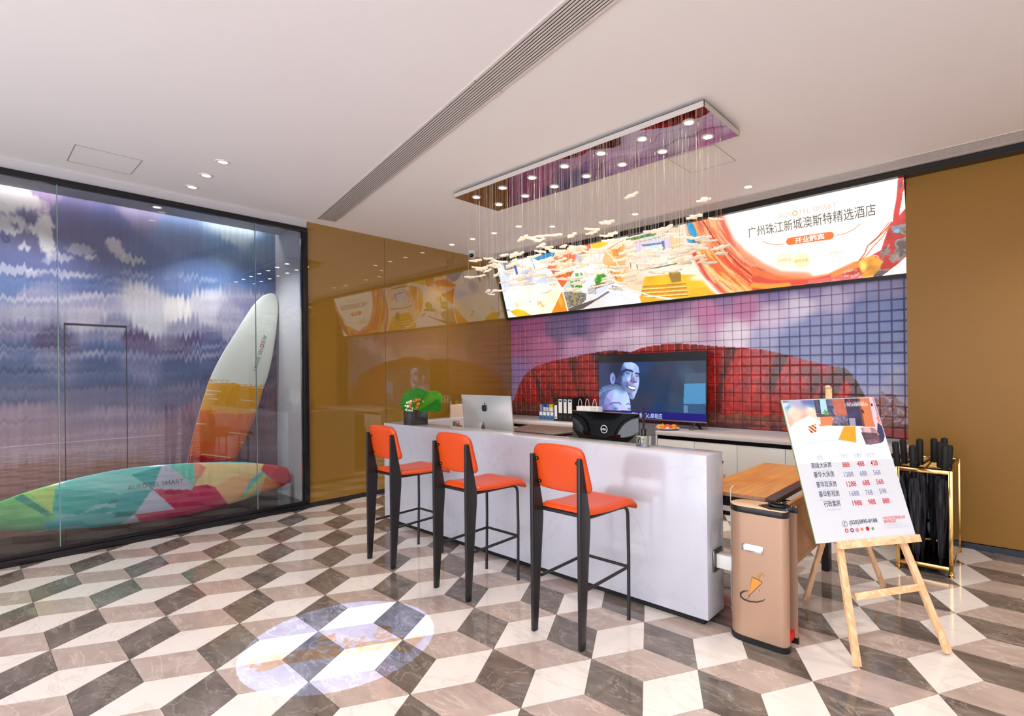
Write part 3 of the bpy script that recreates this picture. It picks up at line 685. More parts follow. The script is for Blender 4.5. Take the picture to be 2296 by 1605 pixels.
p.poly([(540, 1095), (820, 1050), (900, 1100), (560, 1130)], (200, 214, 244), .9)
for k in range(14): p.blob(120+ (k*53) % 260, 1060+(k*37) % 150, .018, .008, (120, 130, 165), .6, warp=1, ws=50, seed=k)
p.poly([(400, 1190), (640, 1140), (880, 1160), (890, 1230), (330, 1260)], (255, 244, 226), .8)
p.poly([(820, 735), (1240, 635), (1268, 745), (1170, 840), (1080, 905), (905, 960), (740, 970), (700, 940), (735, 890)], (252, 206, 170), 1, .3, 20)
for k, (x0, y0, x1, y1) in enumerate([(790, 840, 1240, 740), (780, 870, 1050, 800), (1070, 700, 1230, 680), (900, 720, 925, 715), (740, 900, 900, 870), (720, 935, 800, 925)]):
    p.stroke([(x0, y0), (x1, y1)], .045 if k % 2 else .06, (236, 104, 52), .85)
for x, y in ((940, 850), (1010, 840), (1090, 790), (1000, 800)): p.blob(x, y, .07, .05, (238, 110, 60) if x < 1050 else (180, 190, 235), .9, warp=.5, ws=20)
p.blob(1110, 840, .06, .05, (176, 192, 236), .9); p.poly([(745, 970), (900, 985), (1040, 980), (965, 1100), (890, 1192), (820, 1080)], (226, 96, 40), 1, .3, 8)
p.poly([(860, 990), (1035, 985), (980, 1040), (880, 1030)], (186, 110, 40), .7, .4, 20)
p.poly([(485, 800), (820, 735), (738, 890), (640, 890)], (40, 138, 196))
p.poly([(1238, 632), (1580, 560), (1385, 690), (1268, 748)], (250, 206, 34))
p.poly([(885, 1228), (962, 1495), (745, 1515)], (250, 140, 36)); p.blob(870, 1360, .05, .1, (255, 200, 90), .6)
p.poly([(240, 1482), (330, 1452), (420, 1475), (520, 1540), (345, 1562)], (236, 190, 34), 1, .15, 10)
mk = p.mask([(578, 1350), (680, 1375), (675, 1435), (590, 1410)]); p.fill(mk & (fbm(U*70, V*70, 3) > .5), (226, 160, 50)); p.blob(325, 1400, .035, .05, (244, 214, 100), .8, warp=.4)
p.blob(490, 1360, .03, .012, (170, 170, 205), .8); p.stroke([(190, 1465), (235, 1468)], .01, (40, 40, 40))
# plants terrace
tp = [(905, 1195), (1080, 930), (1130, 890), (1300, 850), (1420, 970), (1530, 1100), (1640, 1190), (1840, 1280), (1872, 1392), (962, 1495), (940, 1360)]
mt_ = p.mask(tp)
p.field([(1100, 980, (248, 252, 246)), (1250, 930, (252, 250, 244)), (1200, 1080, (225, 232, 236)), (1300, 1200, (228, 226, 228)), (1500, 1220, (232, 236, 246)), (1600, 1330, (244, 242, 246)), (1300, 1420, (232, 226, 224)), (1000, 1200, (206, 214, 206)), (1150, 1460, (240, 232, 226)), (1750, 1340, (240, 240, 248))], 3, mt_)
grn = fbm(U*45, V*45, 8)
for pl_ in ([(1045, 1010), (1140, 1000), (1150, 1070), (1060, 1090)], [(985, 1110), (1110, 1085), (1140, 1180), (1040, 1230), (1000, 1190)], [(1290, 1090), (1330, 1010), (1400, 1005), (1470, 1060), (1420, 1140), (1310, 1160)]):
    mk = p.mask(pl_); p.fill(mk & (grn > .38), (92, 172, 52), 1, .5, 40); p.fill(mk & (grn > .55), (50, 130, 40), .8)
p.poly([(905, 1245), (1050, 1232), (1190, 1260), (1185, 1340), (1120, 1400), (960, 1440), (930, 1330)], (132, 126, 112), 1, .6, 50); p.poly([(1020, 1280), (1070, 1270), (1060, 1390), (1030, 1400)], (190, 160, 70), .5)
p.poly([(960, 1450), (1300, 1330), (1460, 1230), (1480, 1245), (1150, 1450), (975, 1485)], (96, 84, 80)); p.poly([(1240, 1170), (1500, 1100), (1540, 1130), (1300, 1205)], (110, 82, 78), .9, .5, 40)
p.poly([(1300, 1205), (1470, 1150), (1440, 1230), (1310, 1280)], (214, 222, 234), .9)
for k in range(9): p.stroke([(1210+k*12, 1190), (1215+k*12, 1265)], .006, (80, 80, 86), .8); p.stroke([(1510+k*18, 1180), (1520+k*18, 1225)], .006, (95, 96, 104), .8)
p.poly([(1500, 1160), (1640, 1185), (1600, 1200), (1510, 1185)], (90, 94, 104), .8)
for k in range(16): p.stroke([(1420+k*14, 1240+k*2), (1170+k*46, 1470-k*4)], .006, (190, 196, 206), .5)
# lobby picture inside the big arc
use(B)
arc_l = [(-20, 590), (60, 545), (200, 500), (640, 400), (770, 380), (800, 640), (880, 830), (1000, 1020), (1170, 1280), (800, 1330), (600, 1330), (330, 1290), (185, 1270), (0, 1195), (-120, 1110), (-200, 1000), (-280, 850), (-220, 700)]
ml = p.mask(arc_l)
p.field([(-150, 800, (252, 196, 130)), (-60, 760, (242, 160, 80)), (-60, 700, (240, 168, 96)), (60, 620, (255, 240, 225)), (160, 720, (225, 205, 240)), (90, 740, (250, 196, 150)), (350, 640, (214, 216, 240)), (350, 740, (205, 228, 245)), (520, 650, (216, 206, 236)),
         (630, 640, (250, 206, 150)), (640, 780, (255, 240, 225)), (400, 860, (252, 234, 214)), (100, 880, (252, 236, 216)), (500, 930, (252, 238, 222)), (-20, 1000, (250, 196, 140)), (-100, 960, (246, 160, 70)), (100, 1120, (250, 214, 180)), (700, 980, (255, 244, 230)), (420, 1010, (250, 232, 210)), (700, 880, (252, 222, 180))], 3.5, ml)
p.poly([(-50, 650), (0, 640), (20, 1060), (-40, 1090)], (244, 172, 96), .55); p.poly([(-160, 690), (-60, 665), (-35, 780), (-130, 800)], (228, 140, 44), .9)
p.poly([(-160, 1000), (-60, 985), (-25, 1120), (-130, 1080)], (242, 158, 50), .8)
p.poly([(35, 700), (140, 680), (148, 780), (45, 800)], (248, 190, 140)); p.poly([(560, 590), (680, 570), (690, 660), (580, 680)], (250, 206, 152))
p.poly([(240, 660), (465, 632), (478, 760), (258, 800)], (206, 232, 248)); p.poly([(205, 655), (465, 625), (467, 645), (240, 680)], (120, 122, 150)); p.poly([(462, 610), (500, 604), (505, 750), (475, 760)], (110, 108, 140), .9, .5, 40)
mk = p.mask([(15, 600), (30, 580), (545, 475), (550, 500), (420, 530), (60, 612)]); p.fill(mk, (90, 140, 60), 1, .5, 60)
p.stroke([(50, 555), (380, 470), (660, 430)], .01, (60, 52, 48)); p.stroke([(100, 570), (400, 500)], .006, (100, 90, 80))
for k in range(26): p.blob(120+k*19, 628-k*4.2+(k*7 % 13), .012, .012, ((236, 190, 70), (150, 170, 60), (220, 140, 60))[k % 3], .85)
p.blob(600, 680, .035, .03, (190, 190, 70), .9, warp=.8, ws=40)
p.stroke([(110, 968), (380, 945), (750, 868)], .013, (120, 110, 90)); p.stroke([(85, 965), (75, 875), (150, 852), (165, 960)], .011, (150, 90, 60))
p.stroke([(-210, 1010), (-120, 985), (-100, 1080)], .01, (90, 80, 60)); p.blob(180, 1130, .1, .04, (225, 180, 140), .7, warp=.6)
p.poly([(250, 1055), (560, 1020), (940, 1030), (1070, 1200), (1160, 1280), (805, 1330), (620, 1330), (330, 1285), (205, 1260)], (246, 190, 50), 1, .12, 6)
p.blob(930, 1060, .16, .05, (255, 246, 225), .8)
for k in range(10):
    y = 1150+k*16; p.stroke([(232-k*3, y+25), (480, y+8), (760+k*4, y-12)], .011, ((170, 120, 40), (236, 130, 40), (252, 226, 160))[k % 3], .85)
p.poly([(545, 975), (585, 965), (700, 1000), (708, 1108), (590, 1128), (560, 1050)], (158, 126, 62)); p.poly([(545, 975), (600, 962), (700, 998), (600, 1020)], (190, 158, 84))
p.poly([(185, 1285), (330, 1310), (600, 1342), (800, 1328), (812, 1305), (1165, 1282), (800, 1345), (215, 1390)], (246, 176, 44)); p.poly([(812, 1210), (1040, 1180), (1165, 1282), (812, 1318)], (246, 180, 48))
for ln in ([(-280, 850), (-220, 700), (-25, 590)], [(-250, 900), (-110, 1105), (60, 1210), (330, 1288), (600, 1330), (800, 1330)], [(-275, 690), (-200, 760), (-110, 850), (-30, 1000)]): p.stroke(ln, .012, (255, 252, 240))
use(A)
for ln in ([(485, 800), (640, 890), (738, 890), (825, 735)], [(640, 890), (735, 890), (560, 1110)], [(740, 970), (890, 1195), (960, 1495)], [(745, 1515), (885, 1225), (1080, 930), (1270, 745), (1385, 690)], [(1238, 632), (1270, 745), (1420, 960), (1530, 1100), (1640, 1195), (1840, 1280)]):
    p.stroke(ln, .011, (255, 252, 244))
# right: ribbon of poured paint
use(B)
p.poly([(760, 380), (1000, 330), (1200, 285), (1260, 410), (1300, 560), (1400, 740), (1520, 830), (1620, 900), (1760, 990), (1900, 1045), (2110, 1070), (2300, 1060), (2300, 1180), (2103, 1190), (1850, 1215), (1600, 1240), (1420, 1255), (1300, 1265), (1150, 1190), (1000, 1080), (900, 950), (840, 830), (800, 700), (770, 560)], (240, 140, 84), 1, .25, 8)
ribs = [([(765, 385), (790, 560), (850, 760), (960, 980), (1130, 1170), (1290, 1262)], .10, (250, 232, 222)), ([(830, 370), (860, 560), (920, 780), (1040, 980), (1220, 1180), (1390, 1250)], .10, (214, 74, 44)),
        ([(870, 370), (930, 600), (1020, 820), (1150, 1000), (1330, 1180), (1480, 1250)], .11, (252, 226, 160)), ([(900, 350), (960, 560), (1070, 780), (1220, 970), (1450, 1160), (1620, 1238)], .13, (244, 150, 60)),
        ([(960, 345), (1010, 520), (1120, 720), (1300, 920), (1520, 1100), (1760, 1215)], .14, (246, 176, 100)), ([(1010, 330), (1080, 500), (1190, 680), (1380, 880), (1620, 1060), (1880, 1180), (2120, 1180)], .15, (226, 88, 50)),
        ([(1090, 310), (1140, 460), (1230, 640), (1420, 830), (1660, 1000), (1900, 1110), (2200, 1130)], .13, (242, 132, 84)), ([(1160, 295), (1210, 440), (1290, 620), (1460, 800), (1700, 960), (1930, 1065), (2250, 1080)], .10, (238, 150, 112))]
for k, (ln, wd, c) in enumerate(ribs): p.stroke(ln, wd, c, .85, .8)
D = p.dist(ribs[5][0]); n_ = fbm(U*5+D*26, V*5+D*44, 12, 4); mr = p.mask([(760, 380), (1200, 285), (1260, 410), (1400, 740), (1620, 900), (1900, 1045), (2300, 1060), (2300, 1190), (1420, 1255), (1000, 1080), (840, 830), (770, 560)])
p.fill(mr & (n_ > .60), (206, 60, 38), .55); p.fill(mr & (n_ < .37), (255, 214, 160), .6); p.fill(mr & (np.abs(n_-.5) < .012), (190, 60, 60), .5)
for ln, wd, c in (([(960, 340), (1100, 560), (1250, 720), (1420, 900), (1640, 1080), (1900, 1170)], .012, (160, 40, 30)), ([(1190, 300), (1270, 480), (1330, 620), (1400, 700), (1420, 740)], .008, (230, 110, 90)), ([(1250, 400), (1340, 560), (1400, 720)], .007, (236, 130, 120)), ([(1500, 820), (1570, 830), (1620, 900)], .006, (236, 120, 90))): p.stroke(ln, wd, c)
p.poly([(768, 378), (800, 372), (860, 400), (905, 520), (932, 640), (915, 682), (860, 640), (800, 640), (775, 590), (830, 540), (790, 470)], (52, 160, 208), 1, .3, 20); p.poly([(850, 540), (905, 600), (925, 680), (880, 675), (840, 600)], (96, 104, 110), .9)
use(C_)
p.poly([(-80, 1230), (0, 1245), (200, 1350), (380, 1385), (570, 1402), (760, 1390), (920, 1350), (1080, 1280), (1230, 1220), (1350, 1150), (1420, 1140), (1500, 1090), (1570, 1085), (1655, 1150), (1640, 1230), (1540, 1365), (1300, 1395), (700, 1455), (0, 1545), (-80, 1550)], (226, 92, 58), 1, .35, 10)
for ln, wd, c in (([(-60, 1290), (250, 1390), (600, 1430), (950, 1370), (1300, 1210)], .05, (240, 120, 60)), ([(-60, 1400), (300, 1450), (700, 1430), (1000, 1370)], .035, (214, 70, 60)), ([(-60, 1480), (150, 1500), (400, 1480)], .04, (248, 170, 60)),
                  ([(700, 1440), (1000, 1400), (1350, 1370)], .035, (226, 110, 110)), ([(1000, 1350), (1200, 1270), (1400, 1180)], .03, (246, 150, 70))): p.stroke(ln, wd, c, .8, .8)
n_ = fbm(U*26, V*40, 5, 4); mk = p.mask([(900, 1380), (1240, 1260), (1400, 1300), (1380, 1390), (900, 1430)]); p.fill(mk & (n_ > .56), (236, 180, 200), .7)
p.poly([(1640, 1010), (1740, 700), (1800, 620), (1835, 600), (1900, 530), (1985, 430), (1985, 1090), (1860, 1200), (1650, 1360), (1530, 1372), (1660, 1170), (1580, 1080), (1500, 1090)], (196, 56, 44), 1, .4, 12)
n_ = fbm(U*16, V*16, 25, 5); mk = p.mask([(1620, 1060), (1680, 980), (1850, 860), (1760, 700), (1985, 650), (1985, 1090), (1650, 1360), (1530, 1372), (1665, 1170)]); p.fill(mk & (n_ > .42), (136, 128, 122), .9, .3, 30); p.fill(mk & (n_ > .6), (84, 74, 72), .8); p.fill(mk & (n_ < .36), (178, 52, 40), .8)
p.poly([(1760, 690), (1900, 700), (1880, 770), (1800, 780)], (120, 140, 160), .8, .4, 30); p.blob(1850, 765, .035, .02, (110, 190, 220), .8)
p.poly([(1345, 1150), (1440, 1110), (1530, 1085), (1600, 1120), (1660, 1160), (1630, 1250), (1530, 1368), (1390, 1385), (1370, 1280)], (250, 168, 60), 1, .35, 12); p.blob(1400, 1230, .04, .06, (255, 236, 130), .7)
p.stroke([(1945, 0), (1900, 80), (1890, 220), (1880, 330), (1850, 480), (1835, 600)], .04, (204, 52, 38), 1, .2); p.stroke([(1975, 90), (1945, 170), (1905, 240)], .022, (206, 70, 60)); p.stroke([(1900, 120), (1895, 160)], .02, (90, 80, 100))
p.stroke([(1780, 640), (1700, 740), (1580, 860), (1460, 960), (1420, 1060), (1340, 1160)], .009, (214, 84, 40)); p.stroke([(1740, 700), (1660, 840), (1540, 960), (1440, 1090), (1360, 1150)], .008, (236, 120, 50)); p.stroke([(1740, 650), (1600, 830), (1490, 930)], .006, (200, 60, 40))
SCR = paint_mat('backlit_print', rough=.3, spec=.4, emit=.88, diffuse=.2)
P3 = np.stack([U, LB0.y+LBV.y*V, LB0.z+LBV.z*V], -1)-np.array(LBN)*.004
grid_mesh('backlit_print', P3, p.linear(), SCR, t)
def E(name, c, s=1.5, rough=.5): return mat(name, [v*.35 for v in c], rough=rough, emit=c, estr=s, vary=0)
def lbt(cropf, x, y): return lbp(*cropf(x, y))-LBN*.0052
xd = Vector((1, 0, 0))
TAN = E('print_tan', (206, 178, 150), .95); BRN = E('print_brown', (84, 70, 48), .6); ORG = E('print_orange', (238, 118, 46), .95); YEL = E('print_amber', (246, 170, 50), .95)
WHT_ = E('print_white', (255, 252, 246), 1.05)
def ring_mesh(c, X, Y, r, w_, m, parent, name='logo_ring', n=32):
    X = Vector(X).normalized(); Y = Vector(Y).normalized(); N_ = X.cross(Y)
    pts = [Vector(c)+X*math.cos(a*2*math.pi/n)*r+Y*math.sin(a*2*math.pi/n)*r+N_*.0006 for a in range(n)]
    return MB().strip(pts, w_, N_, True).build(name, m, parent, smooth=0, recalc=False)
def logo(org, X, Y, width, m, mr, parent, gap=' '):
    X = Vector(X).normalized(); Y = Vector(Y).normalized()
    me, co = text_mesh('AUS', 1); a = co[:, 0].max()-co[:, 0].min(); capc = co[:, 1].max(); me2, co2 = text_mesh('TEL'+gap+'SMART', 1); b = co2[:, 0].max()-co2[:, 0].min()
    bpy.data.meshes.remove(me); bpy.data.meshes.remove(me2)
    dO = .80; tot = a+dO+b+.16; k = width/tot
    text('AUS', org, X, Y, m, parent, size=k, offset=-.012*k); text('TEL'+gap+'SMART', Vector(org)+X*(a+dO+.16)*k, X, Y, m, parent, size=k, offset=-.012*k)
    ring_mesh(Vector(org)+X*(a+.08+dO/2)*k+Y*capc*.5*k, X, Y, .30*k, .13*k, mr, parent)
q0 = lbt(C_, 275, 597); q1 = lbt(C_, 1055, 440); logo(q0, q1-q0 if False else xd, LBV, (q1-q0).length, TAN, YEL, t)
q0 = lbt(B, 1545, 560); q1 = lbt(C_, 1572, 540)
text('广州珠江新城澳斯特精选酒店', q0, xd, LBV, BRN, t, width=(q1-q0).length, size=.118)
a0, a1 = lbt(C_, 375, 905), lbt(C_, 1012, 812); h = .037; c0, c1 = a0+xd*h, a1-xd*h
pts = [c0+LBV*h*math.sin(math.pi/2+k*math.pi/12)+xd*h*math.cos(math.pi/2+k*math.pi/12) for k in range(13)]+[c1+LBV*h*math.sin(-math.pi/2+k*math.pi/12)+xd*h*math.cos(-math.pi/2+k*math.pi/12) for k in range(13)]
zc = (c0.z+c1.z)/2
MB().poly(pts).build('title_pill', ORG, t, smooth=0)
text('开业酬宾', (c0+c1)/2-LBV*.022-LBN*.001, xd, LBV, WHT_, t, size=.06, width=.27, align='C', offset=.001)
for ln in ([(65, 893), (140, 928), (230, 942), (345, 935)], [(1045, 817), (1160, 795), (1270, 740), (1365, 665)]):
    MB().strip([lbt(C_, *q) for q in ln], .006, -LBN).build('flourish', ORG, t, smooth=0)
for (x, y), c, s, tc in (((350, 1145), (255, 236, 200), '优质床品', (214, 180, 110)), ((578, 1155), (255, 226, 180), '营养早餐', (220, 160, 70)), ((815, 1110), (246, 248, 250), '舒适洗浴', (205, 210, 215)), ((1050, 1045), (255, 246, 228), '便捷商务', (215, 200, 170))):
    c_ = lbt(C_, x, y); MB().poly([c_+LBN*.0004+xd*.085*math.cos(k*math.pi/14)+LBV*.072*math.sin(k*math.pi/14) for k in range(28)]).build('pale_disc', E('disc_%d' % x, c, 1.0), t, smooth=0)
    text(s, c_-LBV*.012, xd, LBV, E('disc_text_%d' % x, tc, .8), t, size=.034, width=.125, align='C')

# ================================================================== CHANDELIER
t = thing('chandelier', 'long rectangular mirror chandelier dropping wires with white glass birds', 'chandelier', (-2.71, 3.485, 3.235))
x0, x1, y0, y1, zb, zt = -3.975, -1.447, 3.198, 3.78, 3.195, 3.236
MB().box((x0+.05, y0+.05, zt), (x1-.05, y1-.05, CZ-.001)).build('mount', BLACK, t, smooth=0)
RIM = mat('chandelier_rim', (205, 196, 190), rough=.35, metal=.2)
MB().box((x0, y0, zb), (x1, y0+.004, zt)).box((x0, y1-.004, zb), (x1, y1, zt)).box((x0, y0, zb), (x0+.004, y1, zt)).box((x1-.004, y0, zb), (x1, y1, zt)).box((x0, y0, zt-.003), (x1, y1, zt)).build('rim', RIM, t, smooth=0)
mm_ = bpy.data.materials.new('rippled_mirror'); mm_.use_nodes = True; nt = mm_.node_tree; b = nt.nodes['Principled BSDF']; b.inputs['Metallic'].default_value = 1; b.inputs['Roughness'].default_value = .02
b.inputs['Base Color'].default_value = (.58, .55, .55, 1); tc = nt.nodes.new('ShaderNodeTexCoord'); nz = nt.nodes.new('ShaderNodeTexNoise'); nz.inputs['Scale'].default_value = 3.0; nz.inputs['Detail'].default_value = 0
bp = nt.nodes.new('ShaderNodeBump'); bp.inputs['Strength'].default_value = .2; bp.inputs['Distance'].default_value = .02; nt.links.new(tc.outputs['Object'], nz.inputs[0]); nt.links.new(nz.outputs['Fac'], bp.inputs['Height']); nt.links.new(bp.outputs[0], b.inputs['Normal'])
MB().box((x0+.004, y0+.004, zb+.001), (x1-.004, y1-.004, zb+.004)).build('mirror_plate', mm_, t, smooth=0)
LAMPE = mat('chandelier_bulb', (255, 250, 235), emit=(255, 240, 205), estr=28)
for x, y in CHL:
    MB().lathe([(.030, 0), (.031, -.005), (.043, -.005), (.046, 0)], (x, y, zb), n=20).build('lamp_ring', RIM, t)
    MB().lathe([(0, -.003), (.030, -.003), (.030, 0)], (x, y, zb), n=20).build('bulb', LAMPE, t)
BIRD = bpy.data.materials.new('white_art_glass'); BIRD.use_nodes = True; b = BIRD.node_tree.nodes['Principled BSDF']; b.inputs['Base Color'].default_value = (.93, .90, .83, 1)
b.inputs['Roughness'].default_value = .15
b.inputs['Emission Color'].default_value = (1, .93, .8, 1); b.inputs['Emission Strength'].default_value = 0
tr_ = BIRD.node_tree.nodes.new('ShaderNodeBsdfTranslucent'); tr_.inputs[0].default_value = (.97, .93, .84, 1); mx_ = BIRD.node_tree.nodes.new('ShaderNodeMixShader'); mx_.inputs[0].default_value = .6
for a_, b_ in ((b.outputs[0], mx_.inputs[1]), (tr_.outputs[0], mx_.inputs[2]), (mx_.outputs[0], BIRD.node_tree.nodes['Material Output'].inputs[0])): BIRD.node_tree.links.new(a_, b_)
tcn = BIRD.node_tree.nodes.new('ShaderNodeTexNoise'); tcn.inputs['Scale'].default_value = 40; bpn = BIRD.node_tree.nodes.new('ShaderNodeBump'); bpn.inputs['Strength'].default_value = .3
BIRD.node_tree.links.new(tcn.outputs['Fac'], bpn.inputs['Height']); BIRD.node_tree.links.new(bpn.outputs[0], b.inputs['Normal'])
WIRE = mat('chandelier_wire', (190, 180, 168), rough=.3, metal=.6)
shapes = []
base = [(-.058, .004), (-.05, .011), (-.03, .009), (-.012, .013), (.0, .026), (.012, .028), (.016, .012), (.034, .012), (.052, .018), (.06, .010), (.05, .001), (.056, -.012), (.040, -.010), (.02, -.010), (.008, -.026), (-.006, -.024), (-.010, -.008), (-.03, -.006), (-.052, -.008)]
for v in range(6):
    r = random.Random(v+3); m_ = MB(); pts = [(x*r.uniform(.85, 1.15)+r.uniform(-.004, .004), y*r.uniform(.5, 1.15)+r.uniform(-.003, .003), (abs(x)**1.5)*.4*r.uniform(.5, 1.3)-.004) for x, y in base]
    m_.prism(pts, (0, 0, .014)); me = bpy.data.meshes.new('glass_bird'); bmesh.ops.recalc_face_normals(m_.bm, faces=m_.bm.faces)
    bmesh.ops.triangulate(m_.bm, faces=[f for f in m_.bm.faces if len(f.verts) > 4]); bmesh.ops.bevel(m_.bm, geom=[e for e in m_.bm.edges if e.calc_face_angle(0) > .9], offset=.0018, segments=1, affect='EDGES')
    m_.bm.to_mesh(me); me.materials.append(BIRD); me.polygons.foreach_set('use_smooth', [True]*len(me.polygons)); shapes.append(me)
wm = MB().cyl((0, 0, -1), (0, 0, 0), .0007, n=5); wme = bpy.data.meshes.new('wire'); wm.bm.to_mesh(wme); wme.materials.append(WIRE)
R = random.Random(11); NX, NY = 38, 7; cnt = 0
for i in range(NX):
    for j in range(NY):
        if R.random() < .22: continue
        x = x0+.06+(x1-x0-.12)*(i+R.uniform(.15, .85))/NX; y = y0+.04+(y1-y0-.08)*(j+R.uniform(.15, .85))/NY
        if any(math.hypot(x-a, y-b_) < .045 for a, b_ in CHL): continue
        f = (x-x0)/(x1-x0)
        lo = 2.30-.10*math.sin(f*3.1)-.02*f; hi = 2.56+.05*math.sin(f*6)-.03*f
        z = lo+(hi-lo)*(R.random()**.9)
        if R.random() < .07+.07*f: z = hi+R.uniform(.03, .10+.26*f)
        o = wme.copy() if False else bpy.data.objects.new('wire', wme); COL.objects.link(o); o.parent = t; o.location = (x+2.71, y-3.485, zb-3.235); o.scale = (1, 1, zb-z)
        o = bpy.data.objects.new('glass_bird', R.choice(shapes)); COL.objects.link(o); o.parent = t; o.location = (x+2.71, y-3.485, z-3.235)
        o.rotation_euler = (R.uniform(-.25, .25), R.uniform(-.2, .2), R.uniform(-.9, .5)+.35); s_ = R.uniform(.85, 1.25); o.scale = (s_, s_, s_); cnt += 1
print('birds', cnt)

# ================================================================== RECEPTION COUNTER
t = thing('reception_counter', 'long white marble reception counter with a low return wing at the gold wall', 'counter', (-3.05, 3.03, 0))
CT = 1.009
MB().box((-4.79, 2.92, .045), (-1.33, 3.148, CT), bev=.002).build('front_body', QUARTZ, t)
MB().box((-4.79, 3.1485, .045), (-4.56, 3.86, CT), bev=.002).build('return_wing', QUARTZ, t)
MB().box((-4.74, 2.955, 0), (-1.37, 3.12, .045)).box((-4.74, 3.12, 0), (-4.6, 3.8, .045)).build('plinth', mat('recessed_plinth_black', (12, 12, 13), rough=.5), t, smooth=0)
t = thing('staff_desk', 'lower cream staff desk top behind the marble counter', 'desk', (-3.0, 3.5, 0))
MB().box((-4.55, 3.15, .70), (-1.60, 3.84, .74), bev=.002).build('worktop', mat('desk_cream', (214, 205, 192), rough=.35), t)
MB().box((-1.66, 3.16, 0), (-1.63, 3.8, .70)).build('side_panel', WHITE, t, smooth=0); MB().box((-4.54, 3.17, 0), (-4.51, 3.8, .70)).build('side_panel', WHITE, t, smooth=0)
# bracket and white trunking at the end of the counter
t = thing('wall_socket_plate', 'square steel socket plate on the end face of the marble counter', 'socket', (-1.33, 3.05, .375))
MB().box((-1.329, 2.985, .31), (-1.318, 3.105, .44), bev=.003).build('plate', mat('brushed_steel', (120, 116, 112), rough=.3, metal=.9), t)
t = tag(MB().box((-1.317, 3.01, .335), (-1.06, 3.085, .418), bev=.006).build('trunking', WHITE), 'white plastic cable trunking sticking out of the marble counter end', 'trunking')
cp = [onX(1619, 1099, -1.30), onX(1622, 1103, -1.30), onX(1630, 1125, -1.30), onX(1635, 1150, -1.3), onX(1631, 1190, -1.3), onX(1625, 1225, -1.3), onX(1622, 1236, -1.3)]
tag(MB().tube([(q.x, 3.232-.04*min(1, k_), q.z) for k_, q in enumerate(cp)]+[(-1.302, 3.19, .2), (-1.30, 3.20, .004), (-1.25, 3.25, .004)], .003, 8).build('power_cable', WHITE), 'thin white cable hanging from the wooden table beside the counter end', 'cable')

